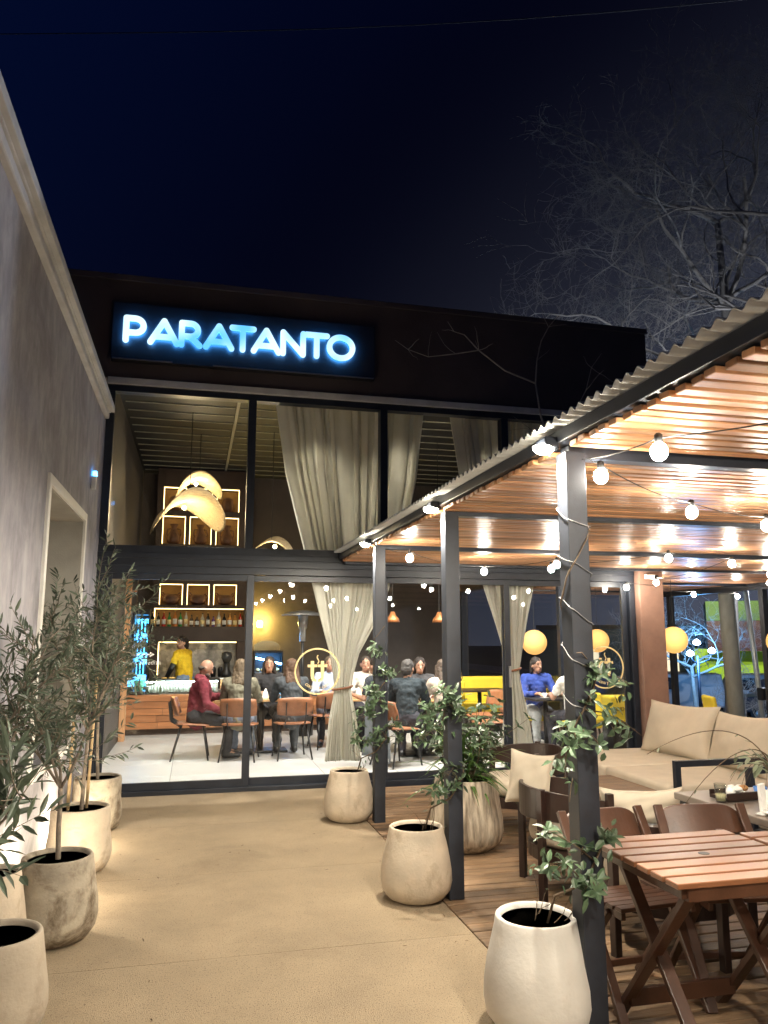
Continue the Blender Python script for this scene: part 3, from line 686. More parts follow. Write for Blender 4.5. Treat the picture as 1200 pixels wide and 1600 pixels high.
def vine(label, base, post, seed, wraps, clusters, top, L=.07):
    random.seed(seed)
    t = thing('climbing_plant', label, 'climbing plant', base, 0, 'climbing plants on the pergola posts'); o = Vector(base)
    st = MB(); lf = MB(); px, py = post
    pts = [o, Vector((o.x*.6+px*.4-.04, o.y*.6+(py-.05)*.4, .55))]
    turns = wraps; n = 40
    for i in range(n+1):
        f = i/n; a = -2.2+f*turns*2*math.pi; z = .62+(top-.62)*f
        k = max(abs(math.cos(a)), abs(math.sin(a))); r = .058/k
        pts.append(Vector((px+r*math.cos(a), py+r*math.sin(a), z)))
    st.tube([p-o for p in pts], [.006-.003*i/len(pts) for i in range(len(pts))], 6)
    for (cx, cy, cz, n, ln) in clusters:
        c = Vector((cx, cy, cz)); s0 = min(pts, key=lambda q: (q-c).length); mid = (s0+c)/2+Vector((0, 0, .04)); c0 = [s0, s0.lerp(mid, .6), mid.lerp(c, .3), c]
        st.tube([p-o for p in c0], [.0035, .003, .0025, .0015], 5)
        for k in range(n):
            f = rnd(.15, 1.0); p = s0.lerp(c, f)+Vector((rnd(-.5, .5)*ln, rnd(-.5, .5)*ln, rnd(-.4, .4)*ln)); q = s0.lerp(c, f*.9)
            st.tube([q-o, p-o], .0014, 4, False)
            whorl(lf, p-o, (p-q)+Vector((rnd(-.3, .1), -.3, .5))*.1, random.randint(2, 6), L); vine_leafs(lf, p-o, 2, (.05, .05, .05), L)
    for k in range(5):
        q = bend((rnd(-.05, .05), rnd(-.05, .05), -.02), (rnd(.1, .6), rnd(-.5, .1), 1), rnd(.15, .32), 6, .35); st.tube(q, [.003-.0022*i/6 for i in range(7)], 4, False)
        leaf(lf, q[-1], rvec(), (0, 0, 1), L*.7, L*.3)
    st.build('stem', M_twig, t, True); lf.build('foliage', M_vine, t)
    return t
vine('climbing plant with glossy leaf clusters on the near post with coiled wires', (1.52, 3.30, .38), (1.69, 3.22), 21, 2.5,
     [(1.62, 3.10, 1.58, 2, .06), (1.78, 3.14, 1.50, 3, .08), (1.86, 3.08, 1.44, 2, .06), (1.68, 3.10, 1.36, 2, .06), (1.60, 3.10, 1.20, 4, .09), (1.92, 3.10, 1.22, 6, .09), (1.72, 3.08, 1.17, 5, .08), (1.55, 3.12, 1.06, 3, .07), (1.57, 3.12, .96, 1, .05),
      (1.40, 3.1, .86, 5, .08), (1.44, 3.06, .74, 4, .08), (1.74, 3.08, .84, 3, .05), (1.64, 3.06, .64, 4, .06)], 2.3, .06)
vine('climbing plant thick with small leaves on the post nearest the cafe', (1.5, 7.22, .38), (1.69, 7.10), 22, 2.2,
     [(1.62, 6.98, 1.5, 7, .12), (1.72, 6.98, 1.36, 8, .12), (1.56, 7.0, 1.2, 7, .12), (1.68, 6.96, 1.05, 8, .14), (1.52, 7.0, .92, 10, .16), (1.48, 7.02, .76, 9, .15), (1.85, 7.0, .86, 5, .1), (1.9, 7.0, .72, 4, .1), (1.66, 6.98, .8, 6, .12)], 1.75, .062)
vine('climbing plant with thin curling tendrils on the middle post', (1.5, 5.05, .38), (1.69, 5.0), 23, 1.6,
     [(1.58, 4.86, 1.32, 7, .12), (1.52, 4.88, 1.15, 9, .14), (1.45, 4.9, 1.0, 9, .14), (1.66, 4.86, 1.18, 8, .12), (1.60, 4.85, .80, 7, .12), (1.5, 4.88, .66, 5, .1), (1.78, 4.9, 1.12, 5, .1)], 1.6, .058)
random.seed(31)
t = thing('leafy_shrub', 'bushy shrub with arching strap leaves in the ribbed planter', 'shrub', (2.16, 6.08, .44), 0)
lf = MB(); st = MB()
for k in range(110):   # strap leaves
    a = rnd(0, 2*math.pi); el = rnd(.15, 1.2); p = Vector((rnd(-.12, .12), rnd(-.12, .12), rnd(0, .25))); L = rnd(.28, .52); w = rnd(.014, .03); vs = []; fs = []
    d = Vector((math.cos(a)*math.cos(el), math.sin(a)*math.cos(el), math.sin(el)+.25)).normalized(); s = d.cross(Vector((0, 0, 1))).normalized(); q = p
    for i in range(8):
        f = i/7; ww = w*(math.sin(math.pi*(.12+.88*f)))+.001; vs += [q-s*ww/2, q+Vector((0, 0, -ww*.18)), q+s*ww/2]
        d = (d+Vector((0, 0, -.20))).normalized(); q = q+d*L/7
    for i in range(7): fs += [[i*3, i*3+1, i*3+4, i*3+3], [i*3+1, i*3+2, i*3+5, i*3+4]]
    lf.add(vs, fs)
lf2 = MB()
for k in range(30):
    a = rnd(0, 6.28); d = Vector((math.cos(a)*.5, math.sin(a)*.5, 1.)); sp = bend((rnd(-.1, .1), rnd(-.1, .1), 0), d, rnd(.4, .82), 7, .16)
    st.tube(sp, [.005-.0035*i/7 for i in range(8)], 5)
    for i in range(3, 8):
        whorl(lf2, sp[i], sp[i]-sp[i-1], 4, .075)
st.build('stem', M_twig, t, True); lf.build('strap_foliage', M_lush, t); lf2.build('foliage', M_vine, t)
# wire coils on the near post
for y, zs, lab in ((3.22, (2.12, 1.98, 1.80, 1.74), 'thin cables coiled around the near pergola post'), ):
    t = thing('coiled_cable', lab, 'cable', (1.69, y, 1.7)); mb = MB()
    pts = []
    for i in range(150):
        f = i/149; a = f*5*2*math.pi; k = max(abs(math.cos(a)), abs(math.sin(a))); r = .057/k
        pts.append((r*math.cos(a), r*math.sin(a), .62-f*1.05+.012*math.sin(a*1.3)))
    mb.tube(pts, .0026, 5).build('cable', mat('grey_cable', (.14, .14, .14), .6), t, True)

# ---------------------------------------------------------------- terrace furniture
def folding_table(loc, rz, label, w=.72, d=.70, n=7):
    t = thing('folding_table', label, 'table', loc, rz, 'slatted wooden tables'); Z = .735
    mb = MB(); sw = d/n
    for i in range(n):
        y = -d/2+sw*(i+.5); mb.box((0, y, Z-.011), (w, sw-.017, .022))
    mb.build('tabletop', M_tablew, t, bevel=.003, seg=1)
    MB().box((-w/2+.05, 0, Z-.043), (.045, d-.06, .04)).box((w/2-.05, 0, Z-.043), (.045, d-.06, .04)).box((0, -d/2+.03, Z-.047), (w-.1, .022, .05)).box((0, d/2-.03, Z-.047), (w-.1, .022, .05)).build('apron', M_chairw, t, bevel=.002)
    for s, xx in ((-1, w/2-.10), (1, w/2-.10)):
        off = .028
        MB().bar((s*xx, -d/2+.05, Z-.03), (s*xx, d/2-.04, .0), .026, .055, (1, 0, 0)).build('leg', M_chairw, t, bevel=.003)
        MB().bar((s*(xx-off), d/2-.05, Z-.03), (s*(xx-off), -d/2+.04, .0), .026, .055, (1, 0, 0)).build('leg', M_chairw, t, bevel=.003)
    MB().box((0, d/2-.14, .11), (2*(w/2-.10), .022, .07)).build('stretcher', M_chairw, t, bevel=.003)
    MB().box((0, -d/2+.14, .11), (2*(w/2-.14), .022, .07)).build('stretcher', M_chairw, t, bevel=.003)
    MB().lathe([(.024, Z+.0006), (.024, Z+.0016), (.0, Z+.0016)], 16).build('parasol_hole', M_black, t)
    return t
folding_table((2.155, 3.055, 0), 0, 'slatted wooden folding table beside the near pergola post')
folding_table((2.905, 2.985, 0), 0, 'slatted wooden folding table at the right edge of the terrace')
def folding_chair(loc, rz, label):      # faces local -Y, backrest at +Y
    t = thing('folding_chair', label, 'chair', loc, rz, 'wooden folding chairs around the slatted tables')
    mb = MB()
    for i in range(6): mb.box((0, -.19+.066*i, .455-.006*i), (.40, .050, .018))
    mb.build('seat', M_chairw, t, bevel=.003, seg=1)
    for s in (-1, 1): MB().box((s*.185, -.02, .43), (.022, .38, .035)).build('seat_rail', M_chairw, t, bevel=.003)
    for s in (-1, 1):
        MB().bar((s*.222, .235, .785), (s*.222, -.24, 0), .024, .045, (1, 0, 0)).build('stile', M_chairw, t, bevel=.004)
        MB().bar((s*.196, -.12, .43), (s*.196, .25, 0), .022, .040, (1, 0, 0)).build('leg', M_chairw, t, bevel=.004)
    n = 16; vs = []; fs = []
    for i in range(n+1):
        u = -.21+.42*i/n; k = i/n*2-1; zt = .745+.045*(1-k**4); zb = .655+.008*(1-k*k)
        for z, w in ((zb, 0), (zt, 0), (zt, .018), (zb, .018)): vs.append((u, .205+(z-.72)*.55+w-.05*(k*k-1)*-1+.02, z))
    for i in range(n): fs += [[i*4+j, i*4+(j+1) % 4, i*4+4+(j+1) % 4, i*4+4+j] for j in range(4)]
    fs += [[3, 2, 1, 0], [n*4, n*4+1, n*4+2, n*4+3]]
    mb = MB(); mb.add(vs, fs); mb.build('back_slat', M_chairw, t, bevel=.003)
    MB().box((0, .195, .07), (.39, .02, .03)).build('stretcher', M_chairw, t, bevel=.003)
    return t
fc = folding_chair((2.06, 3.50, 0), R(4), 'brown wooden folding chair half hidden behind the near pergola post')
c = copy_tree(fc); place(c, (2.56, 3.47, 0), R(-9), 'brown wooden folding chair behind the table, turned slightly, with curved top rail')
c = copy_tree(fc); place(c, (2.72, 2.72, 0), R(186), 'brown folding chair pushed under the front of the tables at lower right')
def pillow_mesh(w, h, d, sag=.12):
    mb = MB(); n = 20; vs = []
    for sgn in (1, -1):
        for i in range(n+1):
            for j in range(n+1):
                u = -1+2*i/n; v = -1+2*j/n
                b = max(0, (1-u*u)*(1-v*v))**.45; pin = 1-.10*(1-v*v)*abs(u)**3; pin2 = 1-sag*(1-u*u)*abs(v)**3
                vs.append((u*w/2*pin, sgn*(d/2*b+.004)+(.008*math.sin(u*5+v*3)+.006*math.sin(9*u-6*v+w*9)*math.sin(5*v+3*u))*b, v*h/2*pin2))
    N = (n+1)*(n+1); fs = []
    for i in range(n):
        for j in range(n):
            a = i*(n+1)+j; fs.append([a, a+1, a+n+2, a+n+1]); fs.append([N+a, N+a+n+1, N+a+n+2, N+a+1])
    edge = [i*(n+1) for i in range(n+1)]+[n*(n+1)+j for j in range(1, n+1)]+[i*(n+1)+n for i in range(n-1, -1, -1)]+[j for j in range(n-1, 0, -1)]
    for a, b in zip(edge, edge[1:]+edge[:1]): fs.append([a, b, b+N, a+N])
    return mb.add(vs, fs)
def piping(w, h, m, parent, sag=.12):
    pts = []
    def E(u, v): return (u*w/2*(1-.10*(1-v*v)*abs(u)**3), 0, v*h/2*(1-sag*(1-u*u)*abs(v)**3))
    k = [-1+2*i/14 for i in range(15)]
    pts = [E(u, -1) for u in k]+[E(1, v) for v in k[1:]]+[E(-u, 1) for u in k[1:]]+[E(-1, -v) for v in k[1:]]
    return MB().tube(pts, .0055, 6, False).build('piping', m, parent, True)
def pillow(loc, rot, w, h, d, label, m=None, sag=.12):
    o = pillow_mesh(w, h, d, sag).build('pillow', m or M_pil, None, True); o.location = loc; o.rotation_euler = rot; piping(w, h, m or M_pil, o, sag)
    return tag(o, label, 'pillow', 'scatter pillows on the lounge seats')
def barrel_chair(loc, rz, label):       # opens toward local +Y
    t = thing('barrel_armchair', label, 'armchair', loc, rz, 'dark wood barrel armchairs with beige seats')
    MB().lathe([(.0, .30), (.30, .30), (.335, .325), (.345, .37), (.335, .415), (.30, .435), (.0, .445)], 36).build('seat_cushion', M_cush, t, True)
    MB().lathe([(.30, .215), (.35, .215), (.35, .298), (.30, .298)], 36).build('seat_ring', M_darkw, t)
    n = 36; vs = []
    for i in range(n+1):
        a = R(168+204*i/n); f = abs(i/n-.5)*2; z0 = .475+.02*f; z1 = .675-.05*f**2
        for r, z in ((.375, z0), (.375, z1), (.402, z1), (.402, z0)): vs.append((r*math.cos(a), r*math.sin(a), z))
    fs = [[i*4+j, i*4+(j+1) % 4, i*4+4+(j+1) % 4, i*4+4+j] for i in range(n) for j in range(4)]+[[0, 1, 2, 3], [n*4+3, n*4+2, n*4+1, n*4]]
    MB().add(vs, fs).build('backrest', M_darkw, t, bevel=.004)
    for a in (172, 232, 308, 8):
        c, s = math.cos(R(a)), math.sin(R(a)); MB().box((.425*c, .425*s, .34), (.045, .042, .68), rz=R(a)).build('leg', M_darkw, t, bevel=.004)
    return t
bc = barrel_chair((2.58, 4.98, 0), R(-100), 'barrel armchair with square back pillow beside the middle pergola post')
c = copy_tree(bc); place(c, (2.86, 6.62, 0), R(95), 'barrel armchair behind the ribbed planter')
c = copy_tree(bc); place(c, (2.62, 4.05, 0), R(-35), 'barrel armchair hidden behind the near post and folding chairs')
pillow((2.335, 5.23, .665), (R(-10), R(7), R(-32)), .30, .36, .14, 'square beige pillow leaning in the barrel armchair', M_cush)
pillow((2.82, 4.62, .575), (R(8), 0, R(-14)), .54, .25, .14, 'long cream lumbar pillow on the low dark lounge bench', None, .30)
# low bench carrying the long pillow
t = thing('lounge_bench', 'low dark framed lounge bench with thin seat behind the folding chairs', 'bench', (2.80, 4.70, 0), R(-14))
MB().box((0, .03, .36), (.62, .43, .09)).build('seat', M_black, t, bevel=.015)
for sx in (-1, 1):
    for sy in (-1, 1): MB().box((sx*.28,   .03+sy*.19, .157), (.045, .045, .314)).build('leg', M_steel, t, bevel=.004)
MB().box((0, -.205, .44), (.60, .03, .10)).build('backrest', M_black, t, bevel=.01)
# daybed sofa
t = thing('sofa', 'deep beige sofa with dark steel frame by the terracotta column', 'sofa', (4.5, 6.9, 0))
def SF(mb, name, m, **k): return mb.build(name, m, t, world=True, **k)
SF(MB().bx(3.86, 5.28, 5.86, 7.98, .14, .235), 'base_frame', M_steel, bevel=.006)
for x, y in ((3.90, 5.9), (5.24, 5.9), (3.90, 7.94), (5.24, 7.94)): SF(MB().bx(x-.035, x+.035, y-.035, y+.035, 0, .139), 'leg', M_steel, bevel=.003)
mb = MB().bx(3.88, 3.93, 5.80, 5.85, 0, .64).bx(5.20, 5.25, 5.80, 5.85, 0, .64).bx(3.93, 5.20, 5.80, 5.85, .59, .64)
SF(mb, 'arm_frame', M_steel, bevel=.004)
for y0, y1 in ((5.88, 6.91), (6.93, 7.96)): SF(MB().bx(3.85, 5.24, y0, y1, .24, .43), 'seat_cushion', M_cush, bevel=.035, seg=4, smooth=True)
SF(MB().bx(5.24, 5.29, 5.90, 7.96, .236, .72), 'back_frame', M_steel, bevel=.004)
def bigcush(loc, rot, w, h, d):
    o = pillow_mesh(w, h, d).build('back_cushion', M_cush, t, True); o.location = Vector(loc)-t.location; o.rotation_euler = rot; piping(w, h, M_cush, o)
bigcush((4.98, 7.36, .68), (R(-20), 0, R(-82)), 1.0, .58, .24)
bigcush((5.00, 6.40, .665), (R(-18), R(-2), R(-96)), 1.0, .56, .24)
t = thing('lounge_chair_frame', 'dark steel framed lounge chair arm at the right edge behind the table', 'lounge chair', (4.55, 5.0, 0), R(6))
MB().bx(-.36, -.31, -.36, -.31, 0, .66).bx(.31, .36, -.36, -.31, 0, .66).bx(-.31, .31, -.36, -.31, .61, .66).build('arm_frame', M_steel, t, bevel=.004)
MB().bx(-.36, -.31, .31, .36, 0, .66).bx(.31, .36, .31, .36, 0, .66).bx(-.31, .31, .31, .36, .61, .66).build('arm_frame', M_steel, t, bevel=.004)
MB().bx(-.36, .36, -.305, .305, .16, .22).build('base_frame', M_steel, t, bevel=.004)
MB().bx(-.34, .36, -.30, .30, .225, .42).build('seat_cushion', M_cush, t, bevel=.03, seg=3, smooth=True)
t = thing('low_table', 'low dark framed side table between armchairs and sofa', 'table', (3.55, 6.35, 0))
MB().bx(-.30, .30, -.45, .45, .34, .37).build('tabletop', M_deck, t, bevel=.004)
for sx in (-1, 1):
    for sy in (-1, 1): MB().box((sx*.27, sy*.42, .17), (.045, .045, .338)).build('leg', M_steel, t, bevel=.003)
for s in (-.42, .42): MB().bx(-.245, .245, s-.02, s+.02, .28, .338).build('apron', M_steel, t)
# dining table with leftovers
t = thing('dining_table', 'dark topped table with used dishes behind the folding chairs', 'table', (3.40, 3.92, 0), R(2))
TT = MB().bx(-.52, .52, -.42, .42, .68, .72).build('tabletop', mat('grey_brown_laminate', (.17, .14, .115), .4, var=.1), t, bevel=.006)
for sx in (-1, 1):
    for sy in (-1, 1): MB().box((sx*.47, sy*.37, .34), (.05, .05, .678)).build('leg', M_steel, t, bevel=.003)
def onpx(name, label, cat, loc, rz=0, group=None): return thing(name, label, cat, loc, rz, group)
t = thing('drinking_glass', 'half full water glass on the dark dining table', 'glass', (2.94, 3.98, .725))
MB().lathe([(.027, 0), (.033, .10), (.0315, .10), (.026, .008), (.0, .008)], 20).build('tumbler', M_cglass, t, True)
MB().lathe([(.0, .009), (.0255, .009), (.0285, .045), (0, .045)], 18).build('water', mat('pale_drink', (.62, .55, .32), .1), t, True)
t = thing('bread_basket', 'small dark tray with crumpled white napkins and bread', 'tray', (3.08, 4.05, .723), R(5))
MB().box((0, 0, .012), (.22, .15, .02)).box((0, -.07, .03), (.22, .012, .035)).box((0, .07, .03), (.22, .012, .035)).build('tray', M_darkw, t, bevel=.004)
random.seed(44)
mb = MB()
for k in range(9): mb.ell((rnd(-.08, .08), rnd(-.045, .045), rnd(.04, .07)), (rnd(.02, .035), rnd(.015, .03), rnd(.012, .024)), 8, 6)
mb.build('crumpled_napkin', M_paper, t, True)
MB().ell((.05, -.02, .06), (.035, .022, .018)).build('bread', mat('bread_crust', (.45, .22, .08), .7), t, True)
t = thing('napkin_holder', 'upright fold of white napkins on the dark dining table', 'napkins', (2.99, 3.70, .722), R(20))
MB().bar((0, 0, .0), (-.01, .0, .15), .045, .02).bar((.03, .01, 0), (.055, .0, .11), .05, .012).box((.01, -.02, .004), (.16, .05, .008)).build('paper', M_paper, t, bevel=.003)
for loc, lb in (((3.06, 3.60, .722), 'white round plate with dark rim nearest the right edge'), ((3.30, 3.72, .722), 'white saucer behind the round plate on the dining table')):
    t = thing('plate', lb, 'plate', loc, 0, 'plates on the dark dining table')
    MB().lathe([(.0, .0), (.07, 0), (.125, .018), (.126, .022), (.07, .006), (0, .006)], 32).build('dish', M_china, t, True)
t = thing('cup', 'blue cup standing on the dark dining table', 'cup', (3.22, 4.0, .722))
MB().lathe([(.025, 0), (.038, .07), (.036, .07), (.023, .006), (0, .006)], 20).build('body', M_blue, t, True)
random.seed(52)
t = thing('table_plant', 'pale leafed plant with long arching bare stems over the dining table', 'plant', (3.21, 3.84, .721))
MB().lathe([(.04, 0), (.055, .03), (.05, .10), (.035, .13), (.04, .14), (.034, .14), (.03, .1), (0, .02)], 24).build('vase', M_potw, t, True)
st = MB(); lf = MB()
def arch(pts, r=.0035, leaves=5, L=.08):
    st.tube(pts, [r*(1-.6*i/len(pts)) for i in range(len(pts))], 5)
    for k in range(leaves):
        i = random.randint(1, len(pts)-2); d = (Vector(pts[i+1])-Vector(pts[i])).normalized()+rvec()*.6
        leaf(lf, pts[i], d, (0, -.3, 1), L*rnd(.5, 1.1), L*.24, .1)
def bez(a, b, c, d, n=16): return [Vector(a)*(1-f)**3+Vector(b)*3*f*(1-f)**2+Vector(c)*3*f*f*(1-f)+Vector(d)*f**3 for f in [i/n for i in range(n+1)]]
arch(bez((0, 0, .12), (-.05, .05, .42), (-.35, .05, .50), (-.80, .02, .30)), .004, 4, .05)
arch(bez((0, 0, .12), (0, .0, .36), (-.25, .0, .40), (-.62, -.05, .06)), .004, 3, .05)
for k in range(26):
    a = rnd(0, 6.28); p = bez((0, 0, .1), (math.cos(a)*.06, math.sin(a)*.06, .25), (math.cos(a)*.16, math.sin(a)*.16, .3), (math.cos(a)*.26, math.sin(a)*.26, rnd(.02, .28)), 7)
    arch(p, .002, 4, .11)
st.build('stem', M_twig, t, True); lf.build('foliage', mat('pale_strap_leaf', (.17, .20, .13), .45, var=.4, island=.4, trans=.2), t)
# yellow terrace chairs behind the sofa
def yellow_chair(loc, rz, label, group='yellow upholstered chairs'):
    t = thing('yellow_chair', label, 'chair', loc, rz, group)
    MB().box((0, 0, .44), (.46, .46, .09)).build('seat', M_yel, t, bevel=.03, seg=3)
    MB().box((0, -.22, .68), (.46, .07, .38), rx=R(-9)).build('backrest', M_yel, t, bevel=.03, seg=3)
    for sx in (-1, 1):
        for sy in (-1, 1): MB().bar((sx*.19, sy*.18, .4), (sx*.23, sy*.23, 0), .022, .022).build('leg', M_black, t)
    return t
yc = yellow_chair((6.55, 9.3, 0), R(70), 'yellow chair just behind the top of the sofa cushion')
c = copy_tree(yc); place(c, (7.35, 8.0, 0), R(110), 'yellow chair at the right edge behind the sofa')
# security camera on the column
t = thing('security_camera', 'small white security camera high on the terracotta column', 'camera', (5.55, 8.69, 2.40))
MB().box((0, -.02, .0), (.06, .04, .06)).build('bracket', M_white, t, bevel=.006)
MB().tube([(.01, -.04, .0), (.05, -.14, -.02)], .032, 16).build('body', M_white, t, True)
MB().tube([(.048, -.135, -.019), (.054, -.15, -.022)], .034, 16).build('lens', M_black, t, True)

# ---------------------------------------------------------------- cafe interior: back bar
FZ = .02
t = thing('back_bar', 'tall dark brown back bar with lit niches, bottle shelf and marble splashback', 'shelving unit', (.10, 15.6, FZ))
cols = ((-.66, -.23), (-.15, .27), (.35, .79)); rows = ((2.25, 2.65), (2.77, 3.27), (3.42, 3.97), (4.08, 4.54))
def grid(mb, xs, zs, holes, y0, y1):
    for i in range(len(xs)-1):
        for j in range(len(zs)-1):
            if (i, j) not in holes: mb.bx(xs[i], xs[i+1], y0, y1, zs[j], zs[j+1])
mb = MB(); xs = [-.78, -.66, -.23, -.15, .27, .35, .79, .98]
zs = [2.19, 2.25, 2.65, 2.77, 3.27, 3.42, 3.97, 4.08, 4.54, 4.90]
grid(mb, xs, zs, {(i, j) for i in (1, 3, 5) for j in (1, 3, 5, 7)}, 15.30, 15.62)
mb.bx(-.78, -.74, 15.3, 15.62, 1.84, 2.19).bx(.94, .98, 15.3, 15.62, 1.84, 2.19)
mb.bx(-.78, .98, 15.25, 15.62, 1.56, 1.84).bx(-.78, -.64, 15.28, 15.62, .02, 1.56).bx(.82, .98, 15.28, 15.62, .02, 1.56)
mb.build('carcass', M_brown, t, world=True, bevel=.003, seg=1)
MB().bx(-.78, .98, 15.62, 15.66, 1.56, 4.90).build('niche_back', M_niche, t, world=True)
MB().bx(-.64, .82, 15.58, 15.62, .02, 1.56).build('splashback', M_marble, t, world=True)
mb = MB().bx(-.63, .81, 15.30, 15.315, 1.535, 1.55).bx(-.636, -.622, 15.30, 15.315, .94, 1.535)
mb.bx(-.735, .935, 15.31, 15.325, 2.168, 2.182).bx(-.735, -.722, 15.31, 15.325, 1.9, 2.168)
for x0, x1 in cols:
    for z0, z1 in rows:
        mb.bx(x0+.002, x1-.002, 15.36, 15.375, z1-.014, z1-.003).bx(x0+.002, x0+.012, 15.36, 15.375, z0+.004, z1-.014).bx(x1-.012, x1-.002, 15.36, 15.375, z0+.004, z1-.014)
mb.build('led_strip', emis('niche_led', (1., .66, .24), 2.4), t, world=True)
MB().bx(-.70, .90, 15.05, 15.30, .86, .90).build('worktop', M_stonetop, t, world=True, bevel=.004)
MB().bx(-.70, .90, 15.09, 15.29, .02, .859).build('base_cabinet', M_brown, t, world=True)
RW = ('lowest', 'second', 'third', 'top'); CW = ('left', 'middle', 'right')
for ri, (z0, z1) in enumerate(rows):
    for ci, (x0, x1) in enumerate(cols):
        cx = (x0+x1)/2; hh = z1-z0
        if ri == 0: prof = [(.06, 0), (.14, .06), (.165, .13), (.13, .20), (.12, .20), (.15, .13), (0, .03)]; kd = 'two handled clay bowl'
        elif ri == 1: prof = [(.07, 0), (.15, .09), (.17, .19), (.15, .25), (.13, .25), (0, .06)]; kd = 'wide clay bowl'
        elif ri == 2: prof = [(.06, 0), (.12, .06), (.13, .14), (.07, .26), (.05, .33), (.085, .40), (.07, .40), (.035, .33), (0, .1)]; kd = 'clay jug'
        else: prof = [(.07, 0), (.11, .06), (.12, .16), (.10, .26), (.06, .30), (.05, .30), (0, .1)]; kd = 'rounded clay jar'
        v = thing('clay_vessel', '%s in the %s niche of the %s row of the back bar' % (kd, CW[ci], RW[ri]), 'vase', (cx, 15.45, z0+.001), 0, 'clay vessels in the lit niches')
        MB().lathe(prof, 20).build('body', M_clay, v, True)
        if ri in (0, 2):
            for s in (-1, 1): MB().tube([(s*.125, 0, .16), (s*.175, 0, .20), (s*.185, 0, .245), (s*.15, 0, .235), (s*.12, 0, .19)] if ri == 0 else [(s*.06, 0, .31), (s*.12, 0, .30), (s*.13, 0, .2), (s*.11, 0, .15)], .013, 8).build('handle', M_clay, v, True)
random.seed(61)
BC = [((.02, .02, .02), 'black'), ((.02, .02, .02), 'black'), ((.40, .03, .02), 'red'), ((.04, .25, .07), 'green'), ((.55, .20, .05), 'orange'), ((.05, .30, .09), 'green'), ((.5, .48, .4), 'clear'), ((.10, .07, .05), 'brown'), ((.12, .08, .06), 'brown'), ((.45, .40, .3), 'clear'), ((.03, .03, .03), 'black'), ((.10, .05, .22), 'purple'), ((.42, .36, .32), 'clear'), ((.03, .03, .03), 'black'), ((.55, .25, .06), 'amber'), ((.58, .35, .10), 'amber'), ((.35, .06, .03), 'red')]
ORD = ('first', 'second', 'third', 'fourth', 'fifth', 'sixth', 'seventh', 'eighth', 'ninth', 'tenth', 'eleventh', 'twelfth', 'thirteenth', 'fourteenth', 'fifteenth', 'sixteenth', 'seventeenth')
for i, (cc, nm) in enumerate(BC):
    H = rnd(.24, .31) if i not in (7, 8, 11) else rnd(.18, .22); r = rnd(.032, .042)
    b = thing('liquor_bottle', '%s bottle, %s from the left on the lit bottle shelf' % (nm, ORD[i]), 'bottle', (-.76+i*.102, 15.275+rnd(-.005, .01), 1.841), 0, 'liquor bottles on the back bar')
    MB().lathe([(r*.95, 0), (r, .01), (r, H*.58), (r*.8, H*.66), (.014, H*.76), (.013, H*.95), (0, H*.95)], 16).build('body', mat('bottle_glass_%s' % nm, cc, .12, spec=.7), b, True)
    MB().lathe([(r+.001, H*.15), (r+.001, H*.48)], 16).build('label', M_paper if i % 3 else M_gold, b, True)
    MB().lathe([(.016, H*.92), (.016, H), (0, H)], 10).build('cap', M_black if i % 2 else mat('brass', (.5, .35, .12), .3, metal=.8), b, True)
# counter with showcase
t = thing('bar_counter', 'long timber clad bar counter with dark stone top', 'counter', (.9, 14.1, FZ))
mb = MB(); random.seed(8)
for r_ in range(5):
    x = -1.09; z = .12+r_*.112
    while x < 2.9: 
        x2 = min(2.9, x+rnd(.4, 1.1)); mb.bx(x+.002, x2-.002, 13.85-rnd(0, .035), 13.90, z+.003, z+.109); x = x2
mb.build('plank_cladding', M_barwood, t, world=True, bevel=.002, seg=1)
MB().bx(-1.09, 2.9, 13.9, 14.15, .02, .69).bx(-1.0, 2.9, 13.92, 14.1, .0, .12).build('base', M_brown, t, world=True)
MB().bx(-1.09, -.76, 13.84, 14.2, .70, .74).bx(.46, 2.9, 13.84, 14.2, .70, .74).bx(-.76, .46, 14.12, 14.2, .70, .74).build('worktop', M_stonetop, t, world=True, bevel=.004)
t = thing('display_case', 'bright glass display case of bottles set in the bar counter', 'display case', (-.15, 13.95, .70))
MB().bx(-.75, .45, 13.83, 13.838, .70, .90).bx(-.75, .45, 13.838, 14.11, .90, .908).build('glass', M_cglass, t, world=True)
MB().bx(-.75, .45, 14.09, 14.115, .70, .90).build('back_panel', M_white, t, world=True)
MB().bx(-.74, .44, 13.85, 13.865, .884, .897).build('light_tube', emis('case_tube', (.85, 1., .92), 22.), t, world=True)
mb = MB()
for k in range(22): mb.lathe([(.018, .702), (.02, .80), (.008, .83), (.008, .87)], 10, (-.70+k*.052, 13.98+.03*(k % 2), 0))
mb.build('bottle_row', mat('frosted_bottle', (.55, .60, .55), .2), t, smooth=True, world=True)
